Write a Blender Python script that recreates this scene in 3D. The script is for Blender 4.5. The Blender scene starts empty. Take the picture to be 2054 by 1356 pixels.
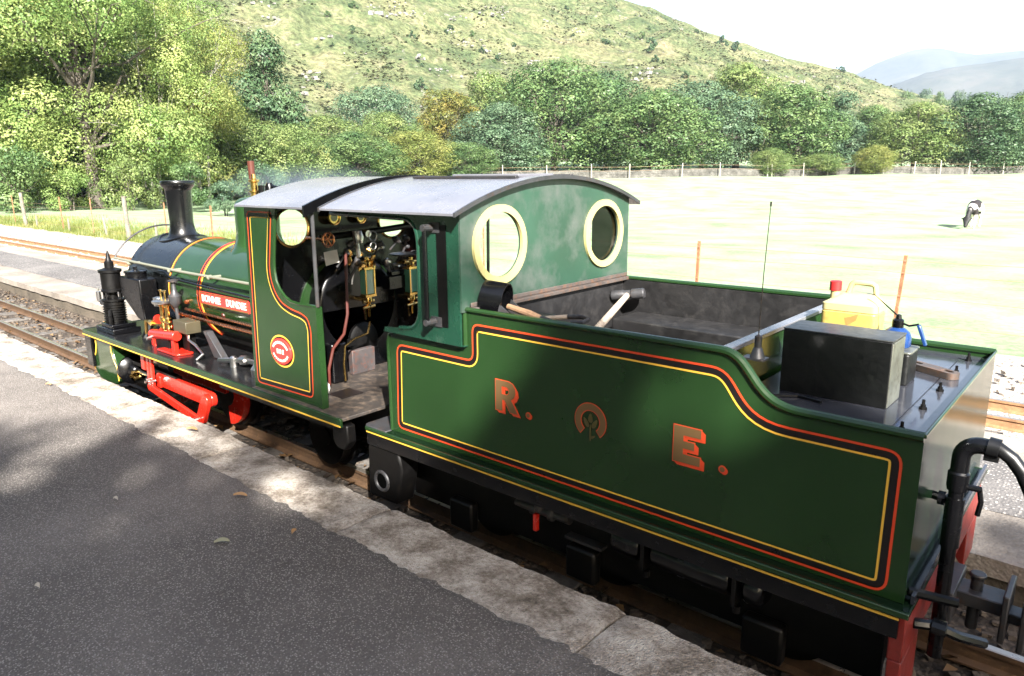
import bpy, bmesh, math, random
import numpy as np
from mathutils import Vector, Matrix, noise

SC = bpy.context.scene
COL = SC.collection
PI = math.pi
R = math.radians

# ------------------------------------------------------------------ camera
YAW, PITCH, ROLL = 0.7147, 0.2254, -0.0086
CAM = Vector((0.2997, -2.2724, 1.4622))
FW = Vector((-math.sin(YAW) * math.cos(PITCH), math.cos(YAW) * math.cos(PITCH), -math.sin(PITCH)))
RT = Vector((math.cos(YAW), math.sin(YAW), 0))
UP = RT.cross(FW)
R2 = RT * math.cos(ROLL) + UP * math.sin(ROLL)
U2 = UP * math.cos(ROLL) - RT * math.sin(ROLL)
cd = bpy.data.cameras.new('camera')
cd.sensor_width = 36
cd.lens = 1441.54 / 2054 * 36
cd.clip_start = 0.05
cd.clip_end = 20000
cam = bpy.data.objects.new('camera', cd)
COL.objects.link(cam)
m = Matrix((R2, U2, -FW)).transposed().to_4x4()
m.translation = CAM
cam.matrix_world = m
SC.camera = cam

# ------------------------------------------------------------------ light
SUN_EL = R(34)
TO_SUN_H = Vector((0.815, -0.579)).normalized()
TO_SUN = Vector((TO_SUN_H.x * math.cos(SUN_EL), TO_SUN_H.y * math.cos(SUN_EL), math.sin(SUN_EL)))
w = bpy.data.worlds.new('World')
SC.world = w
w.use_nodes = True
nt = w.node_tree
bg = nt.nodes['Background']
sky = nt.nodes.new('ShaderNodeTexSky')
sky.sky_type = 'NISHITA'
sky.sun_disc = False
sky.sun_elevation = SUN_EL
sky.sun_rotation = math.atan2(TO_SUN_H.x, TO_SUN_H.y)
sky.air_density = 1.0
sky.dust_density = 3.5
sky.ozone_density = 0.6
nt.links.new(sky.outputs[0], bg.inputs[0])
bg.inputs[1].default_value = 0.062
sd = bpy.data.lights.new('sun', 'SUN')
sd.energy = 5.0
sd.angle = R(0.53)
sd.color = (1.0, 0.965, 0.905)
sun = bpy.data.objects.new('sun', sd)
COL.objects.link(sun)
sun.rotation_euler = (-TO_SUN).to_track_quat('-Z', 'Y').to_euler()
sun.location = (8, -6, 12)
SC.view_settings.view_transform = 'Standard'
SC.view_settings.look = 'None'
SC.view_settings.exposure = 2.38
SC.view_settings.gamma = 1.0
SC.view_settings.use_curve_mapping = False
SC.cycles.max_bounces = 8
SC.cycles.transparent_max_bounces = 12
SC.cycles.volume_bounces = 0
SC.cycles.caustics_reflective = False
SC.cycles.caustics_refractive = False

# ------------------------------------------------------------------ helpers
def tag(o, label=None, cat=None, group=None, kind=None):
    if label: o['label'] = label
    if cat: o['category'] = cat
    if group: o['group'] = group
    if kind: o['kind'] = kind
    return o

def thing(name, loc, label, cat, group=None, rot=(0, 0, 0)):
    o = bpy.data.objects.new(name, None)
    o.empty_display_size = 0.1
    COL.objects.link(o)
    o.location = loc
    o.rotation_euler = rot
    return tag(o, label, cat, group)

def rootloc(p):
    v = Vector((0, 0, 0))
    while p is not None:
        v += p.location
        p = p.parent
    return v

class MB:
    """collects shapes; build() links them as one mesh object"""
    def __init__(s):
        s.v = []; s.f = []
    def add(s, vs, fs, M=None):
        o = len(s.v)
        for p in vs:
            s.v.append(tuple(M @ Vector(p)) if M is not None else tuple(p))
        for f in fs:
            s.f.append(tuple(i + o for i in f))
        return s
    def box(s, a, b, M=None):
        x0, y0, z0 = a; x1, y1, z1 = b
        if x0 > x1: x0, x1 = x1, x0
        if y0 > y1: y0, y1 = y1, y0
        if z0 > z1: z0, z1 = z1, z0
        vs = [(x0,y0,z0),(x1,y0,z0),(x1,y1,z0),(x0,y1,z0),(x0,y0,z1),(x1,y0,z1),(x1,y1,z1),(x0,y1,z1)]
        return s.add(vs, [(0,3,2,1),(4,5,6,7),(0,1,5,4),(1,2,6,5),(2,3,7,6),(3,0,4,7)], M)
    def prism(s, poly, axis, a, b):
        """poly in the two other axes (order x,y,z), extruded along axis a..b"""
        n = len(poly)
        def P(p, h):
            if axis == 'y': return (p[0], h, p[1])
            if axis == 'x': return (h, p[0], p[1])
            return (p[0], p[1], h)
        vs = [P(p, a) for p in poly] + [P(p, b) for p in poly]
        fs = [tuple(range(n)), tuple(range(2*n-1, n-1, -1))]
        fs += [(i, i+n, (i+1) % n + n, (i+1) % n) for i in range(n)]
        return s.add(vs, fs)
    def tube(s, pts, r, n=10, caps=True):
        pts = [Vector(p) for p in pts]
        rr = r if isinstance(r, (list, tuple)) else [r] * len(pts)
        o = len(s.v)
        ref = None
        for i, p in enumerate(pts):
            if i == 0: t = pts[1] - pts[0]
            elif i == len(pts) - 1: t = pts[-1] - pts[-2]
            else: t = (pts[i+1] - p).normalized() + (p - pts[i-1]).normalized()
            if t.length < 1e-9: t = pts[i] - pts[i-1]
            t.normalize()
            if ref is None:
                ref = Vector((0, 0, 1)) if abs(t.z) < 0.9 else Vector((1, 0, 0))
            a = (ref - t * ref.dot(t)).normalized()
            ref = a
            b = t.cross(a)
            for k in range(n):
                q = 2 * PI * k / n
                s.v.append(tuple(p + (a * math.cos(q) + b * math.sin(q)) * rr[i]))
        for i in range(len(pts) - 1):
            for k in range(n):
                k2 = (k + 1) % n
                s.f.append((o+i*n+k, o+i*n+k2, o+(i+1)*n+k2, o+(i+1)*n+k))
        if caps:
            s.f.append(tuple(o + k for k in range(n-1, -1, -1)))
            s.f.append(tuple(o + (len(pts)-1)*n + k for k in range(n)))
        return s
    def lathe(s, prof, org, axis=(0, 0, 1), n=24):
        """prof: list of (radius, height along axis)"""
        ax = Vector(axis).normalized()
        ref = Vector((0, 0, 1)) if abs(ax.z) < 0.9 else Vector((1, 0, 0))
        a = (ref - ax * ref.dot(ax)).normalized()
        b = ax.cross(a)
        org = Vector(org)
        o = len(s.v)
        for r, h in prof:
            for k in range(n):
                q = 2 * PI * k / n
                s.v.append(tuple(org + ax * h + (a * math.cos(q) + b * math.sin(q)) * max(r, 1e-5)))
        for i in range(len(prof) - 1):
            for k in range(n):
                k2 = (k + 1) % n
                s.f.append((o+i*n+k, o+i*n+k2, o+(i+1)*n+k2, o+(i+1)*n+k))
        s.f.append(tuple(o + k for k in range(n-1, -1, -1)))
        s.f.append(tuple(o + (len(prof)-1)*n + k for k in range(n)))
        return s
    def cyl(s, c, r, a, b, axis='z', n=20):
        ax = {'x': (1,0,0), 'y': (0,1,0), 'z': (0,0,1)}[axis]
        return s.lathe([(r, a), (r, b)], c, ax, n)
    def torus(s, c, Rr, r, axis='x', n=24, m=8):
        pts = []
        for k in range(n + 1):
            q = 2 * PI * k / n
            u, v = Rr * math.cos(q), Rr * math.sin(q)
            d = {'x': (0, u, v), 'y': (u, 0, v), 'z': (u, v, 0)}[axis]
            pts.append(Vector(c) + Vector(d))
        return s.tube(pts, r, m, False)
    def mesh(s, name, off=Vector((0, 0, 0)), smooth=35):
        me = bpy.data.meshes.new(name)
        ox, oy, oz = off
        me.from_pydata([(x-ox, y-oy, z-oz) for x, y, z in s.v], [], s.f)
        me.validate()
        if smooth:
            me.polygons.foreach_set('use_smooth', [True] * len(me.polygons))
            me.set_sharp_from_angle(angle=R(smooth))
        return me
    def build(s, name, mat, parent=None, bevel=0, local=False, smooth=35, seg=2):
        off = Vector((0, 0, 0)) if (local or parent is None) else rootloc(parent)
        me = s.mesh(name, off, smooth)
        if mat: me.materials.append(mat)
        return link(name, me, parent, bevel, seg)

def build_each(mb, name, mat, parent=None, bevel=0):
    """like build, but every separate piece becomes an object of its own"""
    par = list(range(len(mb.v)))
    def find(i):
        while par[i] != i:
            par[i] = par[par[i]]; i = par[i]
        return i
    for f in mb.f:
        r0 = find(f[0])
        for i in f[1:]: par[find(i)] = r0
    groups = {}
    for f in mb.f: groups.setdefault(find(f[0]), []).append(f)
    out = []
    for fs in groups.values():
        idx = sorted({i for f in fs for i in f}); mp = {i: k for k, i in enumerate(idx)}
        q = MB(); q.add([mb.v[i] for i in idx], [tuple(mp[i] for i in f) for f in fs])
        out.append(q.build(name, mat, parent, bevel))
    return out

def link(name, me, parent=None, bevel=0, seg=2):
    o = bpy.data.objects.new(name, me)
    COL.objects.link(o)
    if parent: o.parent = parent
    if bevel:
        md = o.modifiers.new('bevel', 'BEVEL')
        md.width = bevel; md.segments = seg; md.limit_method = 'ANGLE'; md.angle_limit = R(40)
        md.harden_normals = False
    return o

def curve_mesh(splines, depth, name):
    cu = bpy.data.curves.new(name, 'CURVE')
    cu.dimensions = '2D'; cu.fill_mode = 'BOTH'; cu.extrude = depth
    for sp in splines:
        s = cu.splines.new('POLY')
        s.points.add(len(sp) - 1)
        for p, q in zip(s.points, sp): p.co = (q[0], q[1], 0, 1)
        s.use_cyclic_u = True
    ob = bpy.data.objects.new(name, cu)
    me = bpy.data.meshes.new_from_object(ob)
    bpy.data.objects.remove(ob); bpy.data.curves.remove(cu)
    return me

def plate(name, outline, holes, plane, pos, thick, mat, parent, smooth=30):
    """sheet with holes; plane 'y': outline in (x,z) at y=pos; plane 'x': outline in (y,z) at x=pos; 'z': (x,y)"""
    me = curve_mesh([outline] + holes, thick / 2, name)
    n = len(me.vertices)
    co = np.empty(n * 3); me.vertices.foreach_get('co', co); co = co.reshape(-1, 3)
    off = rootloc(parent) if parent else Vector((0, 0, 0))
    if plane == 'y': w3 = np.stack([co[:,0], pos + co[:,2], co[:,1]], 1)
    elif plane == 'x': w3 = np.stack([pos + co[:,2], co[:,0], co[:,1]], 1)
    else: w3 = np.stack([co[:,0], co[:,1], pos + co[:,2]], 1)
    w3 = w3 - np.array(off)
    me.vertices.foreach_set('co', w3.ravel())
    if plane == 'y': me.flip_normals()
    me.polygons.foreach_set('use_smooth', [True] * len(me.polygons))
    me.set_sharp_from_angle(angle=R(smooth))
    me.materials.clear(); me.materials.append(mat)
    me.update()
    return link(name, me, parent)

def circ(cx, cy, r, n=40, r2=None):
    return [(cx + r * math.cos(2*PI*k/n), cy + (r2 or r) * math.sin(2*PI*k/n)) for k in range(n)]

def rounded(pts, rad, n=6):
    """round the corners of a closed polygon; rad: number or list"""
    out = []
    N = len(pts)
    for i in range(N):
        r = rad[i] if isinstance(rad, (list, tuple)) else rad
        p = Vector(pts[i][:2]); a = Vector(pts[i-1][:2]); b = Vector(pts[(i+1) % N][:2])
        if r <= 0: out.append((p.x, p.y)); continue
        da = (a - p); db = (b - p)
        t = min(r, da.length * 0.49, db.length * 0.49)
        p0 = p + da.normalized() * t; p1 = p + db.normalized() * t
        for k in range(n + 1):
            s = k / n
            q = p0 * (1-s)**2 + p * 2*s*(1-s) + p1 * s**2
            out.append((q.x, q.y))
    return out

def offset_path(pts, d):
    """closed path offset to the left by d"""
    N = len(pts); out = []
    for i in range(N):
        p = Vector(pts[i]); a = Vector(pts[i-1]); b = Vector(pts[(i+1) % N])
        t1 = (p - a); t2 = (b - p)
        if t1.length < 1e-7: t1 = t2
        if t2.length < 1e-7: t2 = t1
        n1 = Vector((-t1.y, t1.x)).normalized(); n2 = Vector((-t2.y, t2.x)).normalized()
        nn = (n1 + n2)
        if nn.length < 1e-6: nn = n1
        nn.normalize()
        c = max(0.35, nn.dot(n1))
        q = p + nn * d / c
        out.append((q.x, q.y))
    return out

def ribbon(name, path, width, y, mat, parent, plane='y', sign=-1):
    """flat painted line: closed strip along path lying just off a panel at y"""
    A = offset_path(path, width / 2); B = offset_path(path, -width / 2)
    N = len(path); mb = MB()
    P = (lambda p: (p[0], y, p[1])) if plane == 'y' else (lambda p: (y, p[0], p[1]))
    vs = [P(p) for p in A] + [P(p) for p in B]
    fs = [(i, (i+1) % N, (i+1) % N + N, i + N) for i in range(N)]
    if sign > 0: fs = [f[::-1] for f in fs]
    mb.add(vs, fs)
    return mb.build(name, mat, parent, smooth=0)

def text_mesh(body, size, bold=0.0):
    cu = bpy.data.curves.new('lettering', 'FONT')
    cu.body = body; cu.size = size; cu.align_x = 'CENTER'; cu.align_y = 'CENTER'
    cu.offset = bold; cu.extrude = 0.0008
    ob = bpy.data.objects.new('lettering', cu)
    me = bpy.data.meshes.new_from_object(ob)
    bpy.data.objects.remove(ob); bpy.data.curves.remove(cu)
    return me

# ------------------------------------------------------------------ materials
def new_mat(name):
    mt = bpy.data.materials.new(name); mt.use_nodes = True
    nt = mt.node_tree
    return mt, nt, nt.nodes['Principled BSDF']

def N(nt, t, **kw):
    n = nt.nodes.new(t)
    for k, v in kw.items():
        if k.startswith('_'): setattr(n, k[1:], v)
        else: n.inputs[k.replace('__', ' ')].default_value = v
    return n

def ramp(nt, stops, interp='LINEAR'):
    n = nt.nodes.new('ShaderNodeValToRGB')
    n.color_ramp.interpolation = interp
    el = n.color_ramp.elements
    while len(el) < len(stops): el.new(0.5)
    for e, (p, c) in zip(el, stops):
        e.position = p
        e.color = c if len(c) == 4 else (*c, 1)
    return n

def g(v): return (v, v, v)

def mat_paint(name, col, rough=0.25, var=0.25, coat=0.0, dirt=None, dirt_amt=0.0, metal=0.0, scale=6, bump=0.02, spec=0.5):
    mt, nt, bs = new_mat(name)
    tc = N(nt, 'ShaderNodeTexCoord')
    n1 = N(nt, 'ShaderNodeTexNoise', Scale=scale, Detail=6.0, Roughness=0.6)
    nt.links.new(tc.outputs['Object'], n1.inputs['Vector'])
    c0 = tuple(x * (1 - var) for x in col); c1 = tuple(min(1, x * (1 + var)) for x in col)
    r1 = ramp(nt, [(0.3, c0), (0.7, c1)])
    nt.links.new(n1.outputs['Fac'], r1.inputs['Fac'])
    out = r1.outputs['Color']
    if dirt is not None:
        n2 = N(nt, 'ShaderNodeTexNoise', Scale=scale * 2.7, Detail=9.0, Roughness=0.7)
        nt.links.new(tc.outputs['Object'], n2.inputs['Vector'])
        r2 = ramp(nt, [(0.62 - dirt_amt * 0.4, g(0)), (0.80 - dirt_amt * 0.3, g(1))])
        nt.links.new(n2.outputs['Fac'], r2.inputs['Fac'])
        mx = N(nt, 'ShaderNodeMixRGB'); mx.inputs['Color2'].default_value = (*dirt, 1)
        nt.links.new(r2.outputs['Color'], mx.inputs['Fac']); nt.links.new(out, mx.inputs['Color1'])
        out = mx.outputs['Color']
    nt.links.new(out, bs.inputs['Base Color'])
    n3 = N(nt, 'ShaderNodeTexNoise', Scale=scale * 4, Detail=5.0)
    nt.links.new(tc.outputs['Object'], n3.inputs['Vector'])
    mr = N(nt, 'ShaderNodeMapRange'); mr.inputs['To Min'].default_value = rough * 0.7; mr.inputs['To Max'].default_value = min(1, rough * 1.4)
    nt.links.new(n3.outputs['Fac'], mr.inputs['Value']); nt.links.new(mr.outputs['Result'], bs.inputs['Roughness'])
    if bump:
        bp = N(nt, 'ShaderNodeBump', Strength=bump, Distance=0.01)
        n4 = N(nt, 'ShaderNodeTexNoise', Scale=4.5, Detail=1.0); nt.links.new(tc.outputs['Object'], n4.inputs['Vector'])
        b2 = N(nt, 'ShaderNodeBump', Strength=0.10, Distance=0.012)
        nt.links.new(n4.outputs['Fac'], b2.inputs['Height']); nt.links.new(b2.outputs['Normal'], bp.inputs['Normal'])
        nt.links.new(n3.outputs['Fac'], bp.inputs['Height']); nt.links.new(bp.outputs['Normal'], bs.inputs['Normal'])
    bs.inputs['Metallic'].default_value = metal
    bs.inputs['Specular IOR Level'].default_value = spec
    bs.inputs['Coat Weight'].default_value = coat
    bs.inputs['Coat Roughness'].default_value = 0.08
    return mt

def mat_leaf(name, cols, trans=0.35, rough=0.45):
    mt, nt, bs = new_mat(name)
    ge = N(nt, 'ShaderNodeNewGeometry')
    st = [(i / (len(cols) - 1) * 0.98 + 0.01, c) for i, c in enumerate(cols)]
    r1 = ramp(nt, st)
    # clump-to-clump change of tint plus leaf-to-leaf scatter
    n1 = N(nt, 'ShaderNodeTexNoise', Scale=0.6, Detail=3.0)
    nt.links.new(ge.outputs['Position'], n1.inputs['Vector'])
    mx = N(nt, 'ShaderNodeMath', _operation='MULTIPLY_ADD'); mx.inputs[1].default_value = 1.7; mx.inputs[2].default_value = -0.45
    nt.links.new(n1.outputs['Fac'], mx.inputs[0])
    m2 = N(nt, 'ShaderNodeMath', _operation='MULTIPLY_ADD'); m2.inputs[1].default_value = 0.20
    nt.links.new(ge.outputs['Random Per Island'], m2.inputs[0]); nt.links.new(mx.outputs[0], m2.inputs[2])
    nt.links.new(m2.outputs[0], r1.inputs['Fac'])
    nt.links.new(r1.outputs['Color'], bs.inputs['Base Color'])
    bs.inputs['Roughness'].default_value = rough
    bs.inputs['Specular IOR Level'].default_value = 0.25
    tr = N(nt, 'ShaderNodeBsdfTranslucent')
    nt.links.new(r1.outputs['Color'], tr.inputs['Color'])
    ms = N(nt, 'ShaderNodeMixShader'); ms.inputs[0].default_value = trans
    nt.links.new(bs.outputs[0], ms.inputs[1]); nt.links.new(tr.outputs[0], ms.inputs[2])
    nt.links.new(ms.outputs[0], nt.nodes['Material Output'].inputs['Surface'])
    return mt

def mat_ground(name, cols, scale=3.0, fine=40.0, rough=0.9, bump=0.3, bdist=0.02, speck=None, detail=8.0, spec=0.3):
    mt, nt, bs = new_mat(name)
    ge = N(nt, 'ShaderNodeNewGeometry')
    n1 = N(nt, 'ShaderNodeTexNoise', Scale=scale, Detail=detail, Roughness=0.65)
    n2 = N(nt, 'ShaderNodeTexNoise', Scale=fine, Detail=4.0, Roughness=0.6)
    for n in (n1, n2): nt.links.new(ge.outputs['Position'], n.inputs['Vector'])
    ad = N(nt, 'ShaderNodeMath', _operation='MULTIPLY_ADD'); ad.inputs[1].default_value = 0.45
    nt.links.new(n2.outputs['Fac'], ad.inputs[0]); 
    sb = N(nt, 'ShaderNodeMath', _operation='SUBTRACT'); sb.inputs[1].default_value = 0.225
    nt.links.new(n1.outputs['Fac'], sb.inputs[0]); nt.links.new(sb.outputs[0], ad.inputs[2])
    k = len(cols)
    r1 = ramp(nt, [(0.28 + 0.44 * i / (k - 1), c) for i, c in enumerate(cols)])
    nt.links.new(ad.outputs[0], r1.inputs['Fac'])
    out = r1.outputs['Color']
    if speck:
        sscale, sthr, scol = speck
        vo = N(nt, 'ShaderNodeTexVoronoi', Scale=sscale)
        nt.links.new(ge.outputs['Position'], vo.inputs['Vector'])
        sp = N(nt, 'ShaderNodeSeparateColor'); nt.links.new(vo.outputs['Color'], sp.inputs[0])
        rr = ramp(nt, [(sthr, g(0)), (min(1, sthr + 0.22), g(1))]); nt.links.new(sp.outputs[0], rr.inputs['Fac'])
        dd = ramp(nt, [(0.25, g(1)), (0.5, g(0))]); nt.links.new(vo.outputs['Distance'], dd.inputs['Fac'])
        mm = N(nt, 'ShaderNodeMath', _operation='MULTIPLY'); nt.links.new(rr.outputs['Color'], mm.inputs[0]); nt.links.new(dd.outputs['Color'], mm.inputs[1])
        mx = N(nt, 'ShaderNodeMixRGB'); mx.inputs['Color2'].default_value = (*scol, 1)
        nt.links.new(mm.outputs[0], mx.inputs['Fac']); nt.links.new(out, mx.inputs['Color1'])
        out = mx.outputs['Color']
        hh = N(nt, 'ShaderNodeMath', _operation='SUBTRACT'); nt.links.new(n2.outputs['Fac'], hh.inputs[0]); nt.links.new(vo.outputs['Distance'], hh.inputs[1])
        hgt = hh.outputs[0]
    else:
        hgt = n2.outputs['Fac']
    nt.links.new(out, bs.inputs['Base Color'])
    bs.inputs['Roughness'].default_value = rough
    bs.inputs['Specular IOR Level'].default_value = spec
    bp = N(nt, 'ShaderNodeBump', Strength=bump, Distance=bdist)
    nt.links.new(hgt, bp.inputs['Height']); nt.links.new(bp.outputs['Normal'], bs.inputs['Normal'])
    return mt

def mat_glass(name, tint=(0.96, 0.98, 0.96), gloss=0.12):
    mt, nt, bs = new_mat(name)
    tr = N(nt, 'ShaderNodeBsdfTransparent'); tr.inputs[0].default_value = (*tint, 1)
    gl = N(nt, 'ShaderNodeBsdfGlossy'); gl.inputs['Roughness'].default_value = 0.03
    lw = N(nt, 'ShaderNodeLayerWeight'); lw.inputs['Blend'].default_value = 0.5
    pw = N(nt, 'ShaderNodeMath', _operation='POWER'); pw.inputs[1].default_value = 4.0
    ma = N(nt, 'ShaderNodeMath', _operation='MULTIPLY_ADD'); ma.inputs[1].default_value = 0.7; ma.inputs[2].default_value = 0.04
    nt.links.new(lw.outputs['Facing'], pw.inputs[0]); nt.links.new(pw.outputs[0], ma.inputs[0])
    ms = N(nt, 'ShaderNodeMixShader')
    nt.links.new(ma.outputs[0], ms.inputs[0]); nt.links.new(tr.outputs[0], ms.inputs[1]); nt.links.new(gl.outputs[0], ms.inputs[2])
    nt.links.new(ms.outputs[0], nt.nodes['Material Output'].inputs['Surface'])
    return mt

M = {}
M['green'] = mat_paint('green_paint', (0.0115, 0.0320, 0.0092), 0.16, 0.14, coat=0.15, dirt=(0.015, 0.026, 0.014), dirt_amt=0.05, scale=3)
M['green_cab'] = mat_paint('bluish_green_paint', (0.0075, 0.036, 0.021), 0.26, 0.18, coat=0.15, dirt=(0.03, 0.06, 0.042), dirt_amt=0.12, scale=3)
M['green_worn'] = mat_paint('worn_chalky_green_paint', (0.018, 0.048, 0.031), 0.34, 0.25, dirt=(0.062, 0.074, 0.066), dirt_amt=0.42, scale=2.2, bump=0.04)
M['black'] = mat_paint('black_paint', (0.0020, 0.0020, 0.0025), 0.24, 0.25, coat=0.1, bump=0.008, spec=0.4)
M['black_dirty'] = mat_paint('sooty_black_iron', (0.0022, 0.0020, 0.0020), 0.42, 0.4, dirt=(0.008, 0.0065, 0.005), dirt_amt=0.2, spec=0.25)
M['smokebox'] = mat_paint('smokebox_black', (0.0030, 0.0032, 0.0036), 0.24, 0.2, coat=0.2, bump=0.004)
M['roof'] = mat_paint('grey_roof_paint', (0.12, 0.12, 0.135), 0.24, 0.2, dirt=(0.16, 0.155, 0.155), dirt_amt=0.15, scale=4, bump=0.004)
M['red'] = mat_paint('vermilion_paint', (0.38, 0.016, 0.008), 0.24, 0.15, coat=0.3, dirt=(0.12, 0.02, 0.015), dirt_amt=0.08, scale=8)
M['red_line'] = mat_paint('red_line_paint', (0.50, 0.05, 0.016), 0.3, 0.1, bump=0)
M['black_line'] = mat_paint('black_line_paint', (0.008, 0.006, 0.006), 0.3, 0.1, bump=0)
M['yellow_line'] = mat_paint('yellow_line_paint', (0.62, 0.36, 0.045), 0.3, 0.1, bump=0)
M['gold'] = mat_paint('dull_gold_lettering', (0.12, 0.072, 0.03), 0.35, 0.12, bump=0)
M['cream'] = mat_paint('cream_paint', (0.36, 0.315, 0.135), 0.4, 0.1, dirt=(0.32, 0.27, 0.12), dirt_amt=0.15)
M['letter'] = mat_paint('cream_lettering', (0.72, 0.64, 0.52), 0.35, 0.05, bump=0)
M['plate_red'] = mat_paint('nameplate_red', (0.55, 0.035, 0.03), 0.3, 0.1, bump=0)
M['brass'] = mat_paint('polished_brass', (0.72, 0.47, 0.16), 0.22, 0.2, metal=1.0, dirt=(0.3, 0.17, 0.05), dirt_amt=0.2, scale=25)
M['copper'] = mat_paint('copper_pipe', (0.66, 0.26, 0.12), 0.26, 0.2, metal=1.0, dirt=(0.25, 0.09, 0.04), dirt_amt=0.3, scale=20)
M['steel'] = mat_paint('bright_steel', (0.55, 0.54, 0.52), 0.3, 0.15, metal=1.0, dirt=(0.25, 0.22, 0.18), dirt_amt=0.2, scale=20)
M['iron'] = mat_paint('bare_worn_iron', (0.045, 0.045, 0.048), 0.42, 0.3, metal=0.4, dirt=(0.06, 0.036, 0.024), dirt_amt=0.25, scale=10, bump=0.06)
M['handrail'] = mat_paint('pale_painted_handrail', (0.15, 0.15, 0.11), 0.3, 0.1)
M['coaldust'] = mat_paint('coal_dusted_sheet', (0.009, 0.0086, 0.009), 0.5, 0.4, dirt=(0.024, 0.0225, 0.022), dirt_amt=0.3, scale=7, bump=0.1)
M['rustedge'] = mat_paint('worn_rusty_ledge', (0.055, 0.045, 0.040), 0.55, 0.3, dirt=(0.10, 0.05, 0.028), dirt_amt=0.35, scale=12, bump=0.1)
M['floorplate'] = mat_paint('worn_cab_floor_plate', (0.045, 0.039, 0.035), 0.42, 0.35, dirt=(0.16, 0.12, 0.09), dirt_amt=0.35, scale=8, metal=0.3, bump=0.06)
M['deck'] = mat_paint('glossy_deck_paint', (0.030, 0.032, 0.040), 0.12, 0.3, dirt=(0.06, 0.06, 0.065), dirt_amt=0.2, scale=8, bump=0.03)
M['footplate'] = mat_paint('oily_black_footplate', (0.008, 0.008, 0.009), 0.2, 0.4, dirt=(0.03, 0.027, 0.024), dirt_amt=0.2, scale=10)
M['inner_red'] = mat_paint('dark_red_cab_lining', (0.16, 0.012, 0.008), 0.4, 0.2)
M['redpipe'] = mat_paint('dull_red_hose', (0.055, 0.010, 0.006), 0.4, 0.2)
M['khaki'] = mat_paint('khaki_box_paint', (0.045, 0.038, 0.022), 0.4, 0.2)
M['firebrick'] = mat_paint('scorched_plate', (0.04, 0.034, 0.034), 0.6, 0.3, dirt=(0.09, 0.028, 0.014), dirt_amt=0.3, scale=12)
M['rubber'] = mat_paint('black_rubber_hose', (0.003, 0.003, 0.0034), 0.34, 0.2)
M['wood'] = mat_paint('ash_handle_wood', (0.36, 0.22, 0.13), 0.5, 0.25, dirt=(0.15, 0.09, 0.055), dirt_amt=0.3, scale=14)
M['wood_grey'] = mat_paint('weathered_handle_wood', (0.40, 0.33, 0.26), 0.55, 0.25, dirt=(0.2, 0.15, 0.11), dirt_amt=0.3, scale=14)
M['bluepaint'] = mat_paint('oil_can_blue', (0.008, 0.032, 0.12), 0.25, 0.15, coat=0.3)
M['pale'] = mat_paint('pale_rag', (0.6, 0.58, 0.54), 0.8, 0.2)
M['glass'] = mat_glass('window_glass')
M['gauge_glass'] = mat_paint('green_gauge_glass', (0.10, 0.30, 0.20), 0.06, 0.15, coat=1.0)
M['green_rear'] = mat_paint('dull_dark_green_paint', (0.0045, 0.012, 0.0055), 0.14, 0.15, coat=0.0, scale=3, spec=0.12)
M['dark'] = mat_paint('matt_dark_shade', (0.002, 0.002, 0.002), 0.9, 0.1, bump=0, spec=0.0)  # near-black that stands for shade inside the cab and the step hole
M['whistle'] = mat_paint('brown_red_whistle', (0.075, 0.022, 0.014), 0.4, 0.2)
M['red_shaded'] = mat_paint('shaded_grimy_red_paint', (0.15, 0.014, 0.010), 0.35, 0.25, dirt=(0.05, 0.010, 0.008), dirt_amt=0.2, scale=8)  # vermilion darkened for the shade on the tender beam, plus grime
M['dial'] = mat_paint('gauge_dial', (0.7, 0.72, 0.5), 0.3, 0.05)

# ------------------------------------------------------------------ the ground and the far country
FH = Vector((FW.x, FW.y)).normalized()
def ray(u, v):
    return (FW * 1441.54 + R2 * (u - 1027) - U2 * (v - 678)).normalized()
def ground_dir(u, d, v=345):
    """plan position at the given depth from the viewpoint, in the direction of column u"""
    r = ray(u, v); h = Vector((r.x, r.y)); t = d / h.dot(FH)
    return (CAM.x + h.x * t, CAM.y + h.y * t)
def sst(t):
    t = np.clip(t, 0, 1); return t * t * (3 - 2 * t)
def gh(x, y):
    x = np.asarray(x, float); y = np.asarray(y, float)
    d = (x - CAM.x) * FH.x + (y - CAM.y) * FH.y
    h = -0.16 - 0.62 * sst((y - 5.5) / 22) + 1.75 * sst((d - 35) / 48) + 2.6 * sst((d - 82) / 60)
    und = 0.06 * np.sin(x * 0.31 + y * 0.17) + 0.05 * np.sin(y * 0.43 - x * 0.11)
    h = h + und * sst((y - 7) / 10)
    return np.where(y < 5.2, np.minimum(h, -0.17), h)
def gz(x, y): return float(gh(x, y))

M['field'] = mat_ground('sunlit_pasture', [(0.105, 0.172, 0.072), (0.185, 0.255, 0.140), (0.265, 0.320, 0.210)], scale=0.5, fine=14.0, rough=0.95, bump=0.25, bdist=0.05)
xs = np.unique(np.concatenate([np.arange(-80, 31, 1.5), -80 - np.geomspace(4, 5500, 26), 31 + np.geomspace(4, 3000, 22)]))
ys = np.unique(np.concatenate([np.arange(-16, 121, 1.5), 121 + np.geomspace(4, 5500, 26), -16 - np.geomspace(4, 400, 10)]))
GX, GY = np.meshgrid(xs, ys, indexing='xy')
GZ = gh(GX, GY)
nx, ny = len(xs), len(ys)
vs = np.stack([GX, GY, GZ], 2).reshape(-1, 3)
ii = np.arange(nx * ny).reshape(ny, nx)
fs = np.stack([ii[:-1, :-1], ii[:-1, 1:], ii[1:, 1:], ii[1:, :-1]], 2).reshape(-1, 4)
me = bpy.data.meshes.new('ground')
me.from_pydata(vs.tolist(), [], fs.tolist())
me.polygons.foreach_set('use_smooth', [True] * len(me.polygons))
me.materials.append(M['field'])
tag(link('ground', me), kind='structure')

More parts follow.
